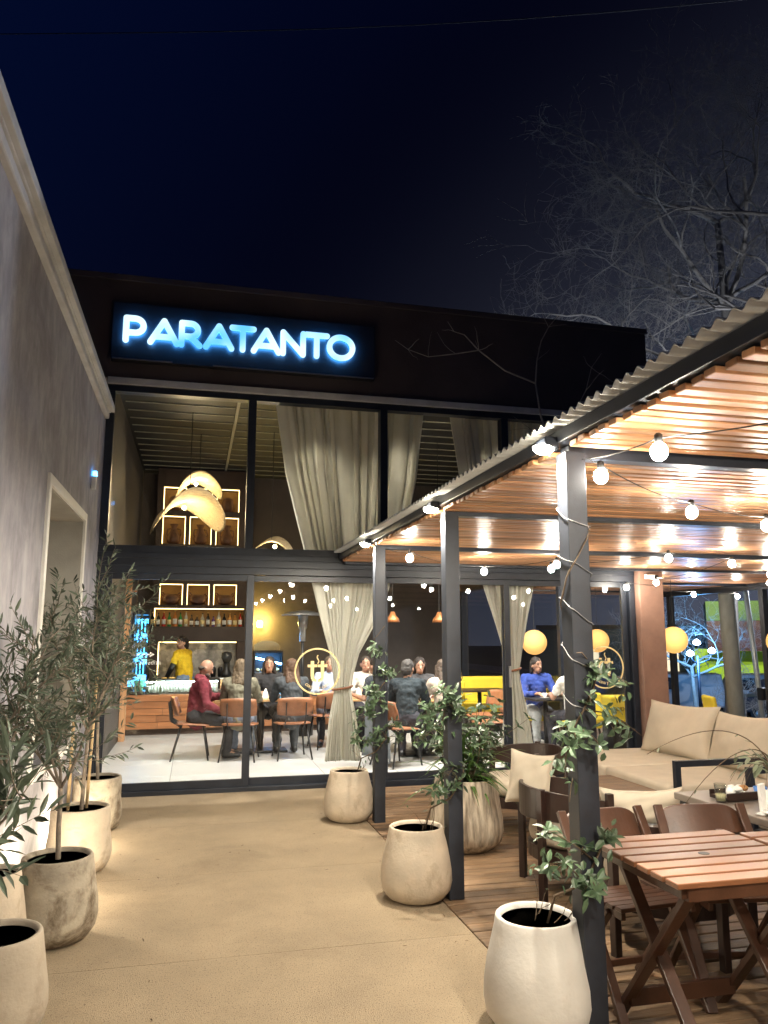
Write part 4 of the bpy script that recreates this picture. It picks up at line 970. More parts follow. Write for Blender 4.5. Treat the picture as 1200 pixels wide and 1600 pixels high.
# things on the counter
def small(name, label, cat, loc, parts, group=None):
    t = thing(name, label, cat, loc, 0, group)
    for nm, mb, m, sm in parts: mb.build(nm, m, t, sm)
    return t
small('juice_bottle', 'yellow green juice bottle on the bar left of the waitress', 'bottle', (-.47, 14.16, .741), [('body', MB().lathe([(.04, 0), (.042, .10), (.018, .16), (.016, .20), (0, .20)], 16), mat('juice', (.62, .66, .10), .2), True), ('cap', MB().lathe([(.018, .19), (.018, .215), (0, .215)], 12), M_paper, True)])
small('serving_tray', 'dark serving tray with food on the bar beside the waitress', 'tray', (-.38, 14.02, .91), [('tray', MB().box((0, 0, .012), (.40, .14, .02)), M_black, False), ('food', MB().ell((.05, 0, .035), (.06, .04, .02)).ell((-.08, .01, .035), (.05, .04, .018)), mat('pastry', (.55, .35, .12), .6), True)])
small('mint_bucket', 'mint green bucket on the left end of the bar', 'bucket', (-.86, 13.98, .741), [('body', MB().lathe([(.06, 0), (.095, .17), (.09, .17), (.055, .01), (0, .01)], 20), M_green, True)])
small('cash_register', 'blue lit till screen at the left end of the bar', 'till', (-1.0, 14.05, .741), [('screen', MB().box((0, 0, .13), (.16, .02, .12), rx=R(-12)), emis('till_screen', (.1, .45, .9), 1.2), False), ('stand', MB().box((0, .03, .04), (.08, .08, .08)), M_black, False)])
small('coffee_grinder', 'black domed coffee grinder behind the bar', 'grinder', (.62, 14.9, .90), [('body', MB().lathe([(.09, 0), (.10, .08), (.06, .14), (.06, .26), (0, .26)], 20), M_black, True), ('hopper', MB().lathe([(.05, .26), (.10, .36), (.09, .46), (0, .48)], 20), mat('smoky_plastic', (.05, .05, .05), .2), True)])
small('wooden_crate', 'small wooden box on the counter below the grinder', 'crate', (.66, 14.05, .741), [('box', MB().box((0, 0, .09), (.34, .2, .18)), M_ltw, False), ('lid', MB().box((0, 0, .185), (.36, .22, .012)), M_paper, False)])
for k in range(3):
    small('sauce_jar', '%s dark jar in the row on the back worktop' % ('left', 'middle', 'right')[k], 'jar', (.26+k*.13, 15.15, .901), [('body', MB().lathe([(.045, 0), (.05, .15), (.03, .19), (0, .19)], 16), M_black, True), ('lid', MB().lathe([(.032, .18), (.032, .21), (0, .21)], 12), M_chrome, True)], 'dark jars on the back worktop')
# fridge
t = thing('drinks_fridge', 'tall drinks fridge glowing blue at the left of the back bar', 'fridge', (-.93, 15.3, FZ))
MB().bx(-1.09, -.79, 15.05, 15.6, .02, .12).bx(-1.09, -1.06, 15.05, 15.6, .12, 2.05).bx(-.82, -.79, 15.05, 15.6, .12, 2.05).bx(-1.06, -.82, 15.57, 15.6, .12, 2.05).bx(-1.09, -.79, 15.05, 15.6, 2.05, 2.15).build('body', M_black, t, world=True)
MB().bx(-1.055, -.825, 15.55, 15.565, .2, 1.98).build('light_panel', emis('fridge_light', (.05, .42, 1.), 4.5), t, world=True)
for z in (.55, .95, 1.35, 1.7): MB().bx(-1.055, -.825, 15.12, 15.54, z, z+.015).build('shelf', M_chrome, t, world=True)
mb = MB()
for z in (.565, .965, 1.365, 1.715):
    for k in range(4): mb.lathe([(.024, z), (.026, z+.16), (.011, z+.20), (.011, z+.24)], 10, (-1.03+k*.06, 15.2, 0))
mb.build('bottle_row', mat('fridge_bottle', (.12, .3, .4), .15), t, smooth=True, world=True)
MB().bx(-1.05, -.83, 15.045, 15.055, .15, 2.03).build('glass_door', M_cglass, t, world=True)
# painted timber post with copper bracket at the left wall
t = thing('wall_pilaster', 'orange timber pilaster against the left inner wall', 'pilaster', (-1.05, 13.2, FZ))
MB().bx(-1.09, -1.0, 13.1, 13.3, .02, 2.65).build('post', mat('raw_timber', (.50, .27, .13), .7, var=.25, stretch=(4, 4, .4)), t, world=True, bevel=.004)
MB().bx(-1.0, -.92, 13.15, 13.25, 2.36, 2.39).build('bracket', M_copper, t, world=True)
# cake display, neon, sconce, heater
t = thing('cake_display', 'black counter cabinet lit by a blue tube beside the curtain', 'display cabinet', (1.33, 14.45, .74))
MB().bx(1.08, 1.60, 14.25, 14.65, .745, .80).bx(1.08, 1.60, 14.63, 14.65, .80, 1.36).bx(1.08, 1.10, 14.25, 14.63, .80, 1.36).bx(1.58, 1.60, 14.25, 14.63, .80, 1.36).bx(1.08, 1.60, 14.25, 14.65, 1.36, 1.40).build('cabinet', M_black, t, world=True)
MB().bar((1.11, 14.3, 1.27), (1.57, 14.3, 1.16), .03, .03).build('light_tube', emis('blue_tube', (.15, .45, 1.), 25.), t, world=True)
MB().bx(1.10, 1.58, 14.28, 14.62, 1.0, 1.012).build('shelf', M_chrome, t, world=True)
mb = MB()
for k in range(5): mb.ell((1.16+k*.09, 14.42, 1.05), (.04, .05, .035)).ell((1.16+k*.09, 14.42, .84), (.04, .05, .035))
mb.build('pastry_row', mat('pastry', (.55, .35, .12)), t, smooth=True, world=True)
t = thing('arched_sign', 'cream arched board above the black cabinet', 'sign board', (1.33, 14.5, 1.40))
pl = [(-.24, 0), (.24, 0)]+[(.24*math.cos(math.pi*i/14), .05+.13*math.sin(math.pi*i/14)) for i in range(15)]
MB().prism(pl, lambda u, v, w: (u, w, v), .03).build('board', mat('cream_board', (.62, .52, .30), .6, var=.1), t)
t = thing('wall_sconce', 'bright yellow wall sconce glowing on the back wall', 'sconce', (1.30, 15.92, 1.90))
MB().lathe([(.05, -.06), (.06, 0), (.05, .06)], 16).build('shade', emis('sconce_glow', (1., .66, .14), 26.), t, True)
MB().box((0, .04, 0), (.07, .07, .10)).build('bracket', M_black, t)
lamp('sconce_light', 'POINT', (1.30, 15.80, 1.92), (1., .68, .16), 26, t, .05)
t = thing('patio_heater', 'steel patio heater with flat hat standing inside behind the glass', 'patio heater', (1.82, 13.3, FZ))
MB().lathe([(.20, 0), (.20, .45), (.17, .50), (.03, .52), (0, .52)], 24).build('base', M_black, t, True)
MB().tube([(0, 0, .5), (0, 0, 1.62)], .028, 12).build('pole', M_black, t, True)
MB().lathe([(.05, 1.55), (.055, 1.75), (.075, 1.78), (.09, 1.98), (.03, 2.0)], 20).build('burner', M_chrome, t, True)
MB().lathe([(.0, 2.08), (.20, 2.055), (.38, 2.00), (.38, 1.995), (.2, 2.045), (0, 2.07)], 32).build('reflector_hat', M_chrome, t, True)
# sculptural woven pendants
def pendant(loc, w, label, rz=0, power=20):
    t = thing('woven_pendant', label, 'pendant lamp', loc, rz, 'sculptural woven pendant lamps'); n = 28; vs = []; th = .012
    def P(u, v, off):
        r = math.sqrt(u*u+v*v); x = u*w/2; y = v*w*.30
        z = w*(.16-.40*u*u+.03*v*v-.09*v+.10*u*u*u*u*(1 if u > 0 else 0)-.16*v*u+.03*math.sin(3*v+1.5*u))
        return (x*(1-.10*u*u), y, z+off)
    for off in (0, th):
        for i in range(n+1):
            for j in range(n+1):
                a = -1+2*i/n; b = -1+2*j/n
                u = a*math.sqrt(1-b*b/2); v = b*math.sqrt(1-a*a/2); vs.append(P(u, v, off))
    N = (n+1)**2; fs = []
    for i in range(n):
        for j in range(n):
            a = i*(n+1)+j; fs.append([a, a+1, a+n+2, a+n+1]); fs.append([N+a, N+a+n+1, N+a+n+2, N+a+1])
    edge = [i*(n+1) for i in range(n+1)]+[n*(n+1)+j for j in range(1, n+1)]+[i*(n+1)+n for i in range(n-1, -1, -1)]+[j for j in range(n-1, 0, -1)]
    for a, b in zip(edge, edge[1:]+edge[:1]): fs.append([a, b, b+N, a+N])
    MB().add(vs, fs).build('shade', M_fibre, t, True)
    MB().tube([(0, 0, w*.2), (0, 0, 4.93-loc[2])], .006, 6).build('cord', M_cable, t)
    MB().ell((-.06*w, 0, w*.08), .03).build('bulb', emis('pendant_bulb', (1., .76, .40), 12.), t, True)
    lamp('pendant_light', 'POINT', (loc[0]-.06*w, loc[1]-.05, loc[2]-w*.02), (1., .76, .42), power, t, .05)
    return t
pendant((-.13, 11.4, 3.40), 1.18, 'large drooping woven pendant lamp in front of the lit niches', R(8), 9)
pendant((.00, 12.6, 4.02), .85, 'smaller arched woven pendant lamp hanging above the large one', R(-8), 7)
pendant((1.15, 12.2, 2.98), .95, 'woven pendant lamp half hidden by the transom beside the curtain', R(150), 7)
for x, y, lb in ((3.13, 12.2, 'copper dome pendant lamp to the right of the first pergola post'), (3.92, 12.2, 'copper dome pendant lamp just left of the middle pergola post')):
    t = thing('dome_pendant', lb, 'pendant lamp', (x, y, 1.88), 0, 'copper dome pendant lamps')
    MB().lathe([(.115, 0), (.10, .06), (.055, .11), (.03, .17), (.0, .17), (.0, .165), (.05, .10), (.095, .055), (.11, 0)], 24).build('shade', M_copper, t, True)
    MB().tube([(0, 0, .16), (0, 0, 3.05)], .005, 6).build('cord', M_cable, t)
    MB().lathe([(.0, .012), (.10, .012), (.10, .016), (0, .016)], 20).build('diffuser', emis('dome_glow', (1., .55, .15), 3.), t, True)
    lamp('dome_light', 'SPOT', (x, y, 1.86), WARM, 12, t, .06, (x, y, 0), 130, .6)
# ceiling track spots just behind the glass head
for i, x in enumerate((.35, 1.35, 2.5, 3.8, 5.0)):
    t = thing('track_spotlight', 'black ceiling spotlight behind the glazed front, %s from the left' % ORD[i], 'spotlight', (x, 9.55, 4.75), 0, 'ceiling spotlights inside the cafe')
    MB().tube([(0, 0, .0), (0, .03, -.12)], .045, 16).build('can', M_black, t, True)
    MB().tube([(0, 0, .0), (0, 0, .18)], .012, 8).build('stem', M_black, t, True)
    MB().tube([(0, .031, -.121), (0, .0325, -.126)], .036, 16).build('lens', emis('spot_lens', (1., .92, .78), 20.), t, True)
    lamp('spot_light', 'SPOT', (x, 9.62, 4.58), (1., .93, .82), 165 if x < 3 else 240, t, .06, (x+.05, 10.9, 0), 110, .8)
# curtains
def curtain(label, prof, yc, folds, loc, seed):
    """prof: list of (z, x_left, x_right, depth)"""
    random.seed(seed); t = thing('curtain', label, 'curtain', loc, 0, 'tied cream curtains behind the glass'); nu = folds*10; vs = []; o = Vector(loc)
    ph = [rnd(-.6, .6) for _ in range(folds+3)]; am = [rnd(.35, 1.35) for _ in range(folds+3)]; w0 = rnd(0, 6)
    # refine profile
    P = []
    for (a, b) in zip(prof, prof[1:]):
        k = max(1, int(abs(a[0]-b[0])/.06))
        for i in range(k):
            f = i/k; P.append([a[q]+(b[q]-a[q])*f for q in range(4)])
    P.append(prof[-1])
    for z, x0, x1, dp in P:
        for i in range(nu+1):
            f = i/nu; k = max(0, f*folds+.55*math.sin(2*math.pi*f*2.3+w0)+.30*math.sin(2*math.pi*f*5.1+z*.35)); k = min(k, folds+1); q0 = k-int(k); aa = am[int(k)]*(1-q0)+am[int(k)+1]*q0; w = aa*(math.sin(2*math.pi*k+.5*math.sin(z*1.3+k))+.25*math.sin(4*math.pi*k+z*2.1))
            x = x0+(x1-x0)*(f+.25/folds*math.sin(2*math.pi*k*2+ph[int(k)])*.4)
            vs.append(Vector((x, yc+dp*w+.3*dp*math.sin(5*f+z), z))-o)
    n = nu+1; fs = [[i*n+j, i*n+j+1, (i+1)*n+j+1, (i+1)*n+j] for i in range(len(P)-1) for j in range(nu)]
    ob = MB().add(vs, fs).build('cloth', M_curt, t, True)
    sd = ob.modifiers.new('s', 'SOLIDIFY'); sd.thickness = .006
    tie = min(prof, key=lambda p: p[2]-p[1])
    cx = (tie[1]+tie[2])/2; rx = (tie[2]-tie[1])/2+.022
    pts = [(cx+rx*math.cos(a)-o.x, yc+.085*math.sin(a)-o.y, tie[0]+.02*math.cos(a)-o.z) for a in [2*math.pi*i/28 for i in range(29)]]
    MB().tube(pts, .014, 8, False).build('tie_band', M_tan, t, True)
    return t
def lerp(a, b, f): return a+(b-a)*f
cprof = [(4.88, .78, 2.80, .05), (3.6, 1.00, 2.66, .05), (2.6, 1.27, 2.45, .05), (1.9, 1.45, 2.18, .045), (1.45, 1.585, 1.93, .035), (1.20, 1.63, 1.86, .028), (1.05, 1.645, 1.835, .025), (.95, 1.635, 1.85, .03), (.7, 1.59, 1.90, .04), (.22, 1.545, 1.955, .045)]
curtain('wide cream curtain tied at the waist behind the glass logo', cprof, 9.18, 13, (1.75, 9.18, .22), 3)
cp2 = [(4.88, 3.05, 4.75, .045), (3.6, 3.25, 4.52, .045), (2.4, 3.50, 4.24, .04), (1.8, 3.70, 4.10, .035), (1.35, 3.83, 4.01, .026), (1.24, 3.845, 3.985, .022), (1.1, 3.83, 4.00, .028), (.7, 3.78, 4.08, .035), (.10, 3.72, 4.16, .04)]
curtain('narrow cream curtain tied behind the right hand door post', cp2, 9.18, 10, (3.92, 9.18, .10), 4)

# ---------------------------------------------------------------- cafe chairs and tables
def cafe_chair(loc, rz, label, group='tan leather cafe chairs'):   # faces local +Y
    t = thing('cafe_chair', label, 'chair', loc, rz, group)
    n = 10; vs = []
    def padded(fn, nu=10, nv=6):
        mb = MB(); vs = []
        for off in (0, 1):
            for i in range(nu+1):
                for j in range(nv+1): vs.append(fn(-1+2*i/nu, -1+2*j/nv, off))
        N = (nu+1)*(nv+1); fs = []
        for i in range(nu):
            for j in range(nv):
                a = i*(nv+1)+j; fs.append([a, a+1, a+nv+2, a+nv+1]); fs.append([N+a, N+a+nv+1, N+a+nv+2, N+a+1])
        e_ = [i*(nv+1) for i in range(nu+1)]+[nu*(nv+1)+j for j in range(1, nv+1)]+[i*(nv+1)+nv for i in range(nu-1, -1, -1)]+[j for j in range(nv-1, 0, -1)]
        for a, b in zip(e_, e_[1:]+e_[:1]): fs.append([a, b, b+N, a+N])
        return mb.add(vs, fs)
    padded(lambda u, v, o: (u*.235*(1-.08*v*v), v*.22+.02, .445+.035*o*(1-.5*u**4)*(1-.5*v**4)+.012*u*u-.012*v)).build('seat', M_tan, t, True)
    padded(lambda u, v, o: (u*.245*(1-.05*v*v), -.235+.055*u*u-.035*v-.032*o*(1-.5*v**4), .70+.125*v-.015*u*u*(1 if v > 0 else -1))).build('backrest', M_tan, t, True)
    for s in (-1, 1):
        MB().tube([(s*.17, .16, .45), (s*.225, .24, 0)], [.015, .011], 10).build('leg', M_black, t, True)
        MB().tube([(s*.17, -.13, .45), (s*.235, -.25, 0)], [.015, .011], 10).build('leg', M_black, t, True)
        MB().bar((s*.135, -.12, .43), (s*.135, -.265, .52), .035, .010, (1, 0, 0)).bar((s*.135, -.265, .52), (s*.135, -.292, .76), .035, .010, (1, 0, 0)).build('back_support', M_black, t, bevel=.002)
    return t
cc = cafe_chair((.02, 11.12, FZ), R(-92), 'tan leather chair of the man in the maroon hoodie')
def chair(loc, rz, label): c = copy_tree(cc); place(c, (loc[0], loc[1], FZ), R(rz), label); return c
chair((.66, 10.86), -12, 'tan leather chair of the long haired blonde woman, seen from behind')
chair((1.36, 10.86), 4, 'tan leather chair with its back to the glass left of the logo')
chair((2.00, 11.75), 10, 'empty looking tan leather chair just left of the tied curtain')
chair((2.60, 9.95), -65, 'tan chair with a grey jacket hung over it beside the pergola post')
chair((4.05, 10.35), 75, 'tan chair with a dark bag on its back near the middle pergola post')
chair((4.35, 11.3), 100, 'tan chair in front of the yellow bench')
def cafe_table(loc, w, d, label, rz=0, top=M_ltw, cat='table'):
    t = thing('cafe_table', label, cat, (loc[0], loc[1], FZ), rz, 'cafe dining tables')
    MB().box((0, 0, .735), (w, d, .03)).build('tabletop', top, t, bevel=.004)
    MB().tube([(0, 0, .02), (0, 0, .72)], .035, 12).build('pedestal', M_black, t, True)
    MB().box((0, 0, .015), (w*.55, d*.55, .028)).build('base', M_black, t, bevel=.006)
    return t
cafe_table((1.0, 11.58), 1.35, .72, 'light wood table between the hoodie man and the two women')
cafe_table((2.55, 11.35), .75, .75, 'light wood table half hidden behind the tied curtain')
cafe_table((3.12, 10.75), .80, .70, 'light wood table of the dark shirted man and smiling woman')
cafe_table((5.02, 10.62), .55, .55, 'small dark topped table of the woman in blue', 0, M_black)
cafe_table((4.75, 12.6), .9, .6, 'dark low table in front of the yellow bench', 0, M_darkw)
random.seed(71)
for i, (x, y, z) in enumerate(((1.05, 11.5, .751), (1.17, 11.6, .751), (2.1, 11.5, .751), (2.4, 11.4, .751), (2.75, 11.3, .751), (3.3, 10.8, .751))):
    lb = ('folded white napkin standing by the brown haired woman', 'second folded napkin on the light wood table', 'white napkin in front of the logo left side', 'white napkin beside the tied curtain', 'white napkin to the right of the tied curtain', 'white napkin before the smiling woman')[i]
    t = thing('napkin', lb, 'napkin', (x, y, z+FZ), rnd(0, 3), 'folded napkins on the cafe tables')
    MB().lathe([(.05, 0), (.04, .06), (.012, .13), (0, .14)], 7, wob=lambda a, z: .25*math.sin(3*a)).build('paper', M_paper, t)
small('blue_napkin_box', 'bright blue napkin box on the light wood table', 'box', (1.20, 11.38, .751+FZ), [('box', MB().box((0, 0, .06), (.12, .12, .12)), mat('bright_blue', (.12, .42, .75), .5), False)])
small('coffee_cup', 'white coffee cup on the small dark table', 'cup', (4.98, 10.55, .751+FZ), [('saucer', MB().lathe([(.0, 0), (.07, .008), (.07, .012), (0, .008)], 20), M_china, True), ('cup', MB().lathe([(.025, .012), (.042, .07), (.038, .07), (0, .02)], 20), M_china, True)])
# yellow bench and chairs
t = thing('yellow_bench', 'long yellow upholstered bench at the back of the cafe', 'bench', (4.95, 13.2, FZ))
MB().box((0, -.05, .40), (1.5, .55, .14)).build('seat', M_yel, t, bevel=.04, seg=3)
MB().box((0, .24, .68), (1.5, .14, .48)).build('backrest', M_yel, t, bevel=.05, seg=3)
MB().box((-.70, -.05, .55), (.10, .5, .25)).build('armrest', M_yel, t, bevel=.03, seg=3)
MB().box((0, 0, .165), (1.4, .45, .325)).build('plinth', M_black, t)
c = copy_tree(yc); place(c, (4.35, 12.9, FZ), R(160), 'yellow chair left of the long yellow bench'); c['group'] = 'yellow upholstered chairs'
c = copy_tree(yc); place(c, (5.12, 11.05, FZ), R(180), 'yellow chair of the woman in the blue sweater')
c = copy_tree(yc); place(c, (5.25, 10.02, FZ), R(-5), 'yellow chair of the man in the white shirt')
t = thing('delivery_bag', 'yellow delivery bag with dark lettering standing on a chair', 'bag', (6.05, 10.4, .0))
MB().box((0, 0, .62), (.42, .36, .36)).build('bag', M_yel, t, bevel=.03, seg=3)
MB().box((0, 0, .21), (.34, .3, .42)).build('stand', M_black, t)
text_mesh('PEDIDOSYA', .075, lambda u, v, w: Vector((u, -.183-w, .60+v)), 'lettering', M_black, t, .001)
t = thing('jacket', 'grey jacket draped over the tan chair by the pergola post', 'jacket', (2.52, 10.0, FZ))
mb = MB(); vs = []
for i in range(15):
    for j in range(13):
        f = i/14; g = j/12; u = -1+2*g; z = .90-.78*f if f > .1 else .90-.3*f
        vs.append((-.20+.03*math.sin(g*9)+.10*f*math.sin(g*3.1)-.03, u*(.20+.13*f)+.02*math.sin(f*7), z-.05*u*u+.02*math.sin(g*14)*f))
fs = [[i*13+j, i*13+j+1, (i+1)*13+j+1, (i+1)*13+j] for i in range(14) for j in range(12)]
ob = mb.add(vs, fs).build('cloth', mat('grey_denim', (.16, .18, .20), .9, bump=.3), t, True); sd = ob.modifiers.new('s', 'SOLIDIFY'); sd.thickness = .02
t.rotation_euler = (0, 0, R(20))

# ---------------------------------------------------------------- people
def V(*a): return Vector(a)
def person(label, loc, rz, seated=True, skin=(.36, .20, .135), top=(.1, .1, .1), sleeve='long', legs=(.03, .03, .04), hair=((.03, .02, .015), 'short'), lean=0.,
           head=(0, 0), arms=None, face=False, hood=False, pony=False, apron=None, h=1.0, lower=True):
    t = thing('person', label, 'person', loc, rz)
    zs = .0 if seated else .40
    hip = V(0, 0, .55+zs); che = V(0, lean*.6, .90+zs); nb = V(0, lean, 1.05+zs); hd = V(0, lean+.035, 1.195+zs)
    HY = Euler((head[1], 0, head[0])).to_matrix()
    def H(x, y, z): return hd + HY @ V(x, y, z)
    sh = [V(s*.175, lean*.95, 1.01+zs) for s in (-1, 1)]
    if arms is None: arms = [(V(-.24, .14+lean, .78+zs), V(-.12, .36+lean, .80+zs)), (V(.24, .14+lean, .78+zs), V(.12, .36+lean, .80+zs))]
    arms = [(V(*a), V(*b)) for a, b in arms]
    if seated: kn = [V(s*.12, .43, .50) for s in (-1, 1)]; an = [V(s*.12, .40, .09) for s in (-1, 1)]
    else: kn = [V(s*.10, .02, .50) for s in (-1, 1)]; an = [V(s*.10, -.02, .09) for s in (-1, 1)]
    b = MB()   # the body, one continuous skin surface
    b.ell(H(0, 0, .015), (.076, .094, .108), 16, 12, HY); b.ell(H(0, .035, -.055), (.052, .058, .058), 12, 8, HY)
    b.cap(H(0, .088, .012), H(0, .106, -.022), .010, .015)
    for s in (-1, 1): b.ell(H(s*.078, -.005, -.005), (.014, .022, .032), 8, 6, HY)
    b.cap(nb-V(0, .01, .03), H(0, -.012, -.06), .055, .050); b.cap(hip, che, .125, .125); b.cap(che, nb-V(0, 0, .05), .125, .08); b.cap(sh[0], sh[1], .055, .055)
    for k, s in ((0, -1), (1, 1)):
        el, ha = arms[k]; d = (ha-el).normalized()
        b.cap(sh[k], el, .050, .038); b.cap(el, ha, .038, .026)
        side = d.cross(V(0, 0, 1)); side = side.normalized() if side.length > .05 else V(1, 0, 0); pn = side.cross(d).normalized()
        b.cap(ha, ha+d*.075, .026, .028); b.cap(ha+d*.02+side*.012, ha+d*.085+side*.02, .02, .016); b.cap(ha+d*.02-side*.012, ha+d*.085-side*.02, .02, .016)
        for q, L in ((-.030, .060), (-.010, .074), (.011, .070), (.030, .055)):
            p0 = ha+d*.085+side*q; p1 = p0+d*L*.55-pn*.012+side*q*.15; p2 = p1+d*L*.40-pn*.028
            b.cap(p0, p1, .0095, .009, 8); b.cap(p1, p2, .009, .0075, 8)
        tm = -s; p0 = ha+d*.03+side*tm*.02; b.cap(p0, p0+d*.04+side*tm*.03, .013, .010, 8); b.cap(p0+d*.04+side*tm*.03, p0+d*.07+side*tm*.032-pn*.01, .010, .0085, 8)
        if lower: b.cap(hip+V(s*.09, 0, 0), kn[k], .078, .055); b.cap(kn[k], an[k], .054, .036); b.cap(an[k], an[k]+V(0, .12, -.045), .036, .03)
    ms = mat('skin_%02d%02d' % (skin[0]*100, skin[1]*100), skin, .5, var=.06, scale=20)
    blob(b, 'body', ms, t, .0075, 2)
    g = MB()   # garment
    g.cap(hip+V(0, 0, -.02), hip+V(0, lean*.2, .16), .158, .150, 16); g.cap(hip+V(0, lean*.2, .16), che, .152, .152, 16); g.cap(che, nb-V(0, 0, .05), .150, .095, 16)
    g.cap(V(-.10, lean*.85, .96+zs), V(.10, lean*.85, .96+zs), .115, .115); g.cap(sh[0], sh[1], .074, .074); g.cap(nb-V(0, 0, .05), nb-V(0, .005, .0), .08, .062)
    for k in (0, 1):
        el, ha = arms[k]; d = (ha-el).normalized()
        if sleeve == 'long': g.cap(sh[k], el, .073, .060); g.cap(el, ha-d*.02, .060, .040)
        else: g.cap(sh[k], sh[k].lerp(el, .62), .074, .066)
    if hood: g.cap(nb+V(-.07, -.06, .02), nb+V(.07, -.06, .02), .055, .055); g.cap(nb+V(-.09, .02, .02), nb+V(-.07, -.06, .02), .04, .05); g.cap(nb+V(.09, .02, .02), nb+V(.07, -.06, .02), .04, .05)
    mt = mat('garment_%02d_%02d_%02d' % tuple(int(c*99) for c in top), top, .9, var=.18, scale=14, bump=.5, bscale=34)
    blob(g, 'top', mt, t, .011, 3, .035, .075)
    if lower:
        l = MB()
        for k, s in ((0, -1), (1, 1)):
            l.cap(hip+V(s*.085, -.02, -.005), kn[k], .108, .076, 14); l.cap(kn[k], an[k]+V(0, 0, .02), .074, .056, 14)
        l.cap(hip+V(-.07, -.02, .0), hip+V(.07, -.02, .0), .128, .128, 14); l.cap(hip+V(0, -.02, 0), hip+V(0, 0, .08), .14, .135)
        blob(l, 'trousers', mat('trousers_%02d_%02d' % (int(legs[0]*99), int(legs[2]*99)), legs, .9, var=.2, scale=14, bump=.4, bscale=40), t, .012, 3, .03, .09)
        for k in (0, 1):
            s_ = MB(); s_.cap(an[k]+V(0, -.03, -.035), an[k]+V(0, .06, -.04), .045, .044).cap(an[k]+V(0, .06, -.042), an[k]+V(0, .15, -.05), .042, .034).cap(an[k], an[k]+V(0, 0, .03), .046, .046)
            blob(s_, 'shoe', M_black, t, .009, 2)
    hc, kind = hair; hm = MB(); mh = mat('hair_%02d%02d' % (hc[0]*99, hc[2]*99), hc, .65, var=.35, scale=6, stretch=(14, 14, 1), bump=.4, bscale=30)
    if kind == 'bald':
        for s in (-1, 1): hm.cap(H(s*.066, -.055, -.01), H(s*.078, -.005, .005), .022, .014)
        hm.cap(H(-.06, -.068, -.02), H(.06, -.068, -.02), .032, .032); hm.cap(H(-.05, .055, -.075), H(.05, .055, -.075), .030, .030); hm.cap(H(0, .075, -.09), H(0, .08, -.085), .03, .03)
    else:
        hm.ell(H(0, -.016, .042), (.088, .098, .094), 16, 10, HY); hm.ell(H(0, -.045, -.01), (.080, .075, .085), 14, 10, HY)
        if kind == 'long':
            base = H(0, -.065, -.02)
            for q in (-.062, -.03, 0, .03, .062): 
                hm.cap(base+V(q, -.0+abs(q)*.4, .03), base+V(q*1.15, -.055-rnd(0, .015), -.17), .036, .036, 10); hm.cap(base+V(q*1.15, -.055, -.17), base+V(q*1.0, -.075, -.33-rnd(0, .05)), .036, .018, 10)
            for s in (-1, 1): hm.cap(H(s*.080, .02, .03), H(s*.085, -.01, -.10), .022, .03); hm.cap(H(s*.085, -.01, -.10), H(s*.09, .0, -.24), .03, .018)
        if kind == 'bob':
            for s in (-1, 1): hm.cap(H(s*.074, -.02, .03), H(s*.075, -.035, -.09), .032, .028)
            hm.cap(H(0, -.08, 0), H(0, -.075, -.11), .06, .04)
        if pony: hm.cap(H(0, -.10, .06), H(0, -.135, -.02), .035, .035); hm.cap(H(0, -.135, -.02), H(0, -.13, -.24), .032, .014)
    blob(hm, 'hair', mh, t, .008, 2, .018, .035)
    if face:
        for s in (-1, 1):
            MB().ell(H(s*.031, .083, .022), (.0125, .008, .006), 10, 8, HY).build('eye', mat('eye_white_dark', (.05, .04, .035), .2), t, True)
            MB().cap(H(s*.018, .0885, .043), H(s*.046, .080, .045), .0045, .003, 6).build('eyebrow', mh, t, True)
        MB().cap(H(-.022, .083, -.055), H(.022, .083, -.055), .006, .006, 8).build('mouth', mat('lips', (.40, .10, .09), .4), t, True)
    return t
random.seed(91)
person('balding man in maroon hoodie seated sideways, looking down at his phone', (.10, 11.12, FZ), R(-90), top=(.16, .022, .035), hair=((.06, .045, .035), 'bald'), lean=.05, head=(0, -.42), legs=(.035, .036, .042), hood=True, face=True,
       arms=[((-.25, .16, .78), (-.06, .40, .83)), ((.25, .10, .74), (.16, .30, .62))])
small('phone', 'black phone held by the man in the maroon hoodie', 'phone', (.60, 11.18, .90), [('body', MB().box((0, 0, 0), (.10, .07, .01), ry=R(20)), M_black, False), ('screen', MB().box((-.006, 0, .0075), (.09, .06, .002), ry=R(20)), emis('phone_screen', (.35, .6, 1), 1.2), False)])
person('woman with long blonde hair in an olive jacket, back to the glass', (.64, 10.90, FZ), R(-12), top=(.17, .16, .115), hair=((.12, .085, .05), 'long'), legs=(.16, .20, .27), lean=.04)
person('woman with straight brown hair in a dark coat, back to the glass', (1.36, 10.90, FZ), R(4), top=(.045, .052, .060), hair=((.075, .037, .018), 'long'), legs=(.05, .055, .06), lean=.06)
person('dark haired woman in black facing the glass across the table', (1.16, 12.22, FZ), R(175), top=(.02, .02, .023), hair=((.022, .015, .012), 'long'), lean=.05, face=True, lower=True)
person('waitress in yellow shirt with black arm sleeve and ponytail looking over her shoulder', (-.13, 14.62, FZ-.08), R(58), seated=False, top=(.62, .40, .015), sleeve='short', hair=((.018, .012, .010), 'short'), legs=(.17, .23, .33), head=(R(72), 0), face=True, pony=True, lean=.05,
       arms=[((-.26, .10, 1.16), (-.20, .26, .96)), ((.27, .12, 1.14), (.26, .30, .93))])
wt = [o for o in COL.objects if o.get('label', '').startswith('waitress')][0]
sl = MB(); sl.cap((-.215, .06, 1.30), (-.26, .10, 1.16), .057, .052); sl.cap((-.26, .10, 1.16), (-.207, .235, .985), .052, .038); blob(sl, 'arm_sleeve', M_black, wt, .01, 2)
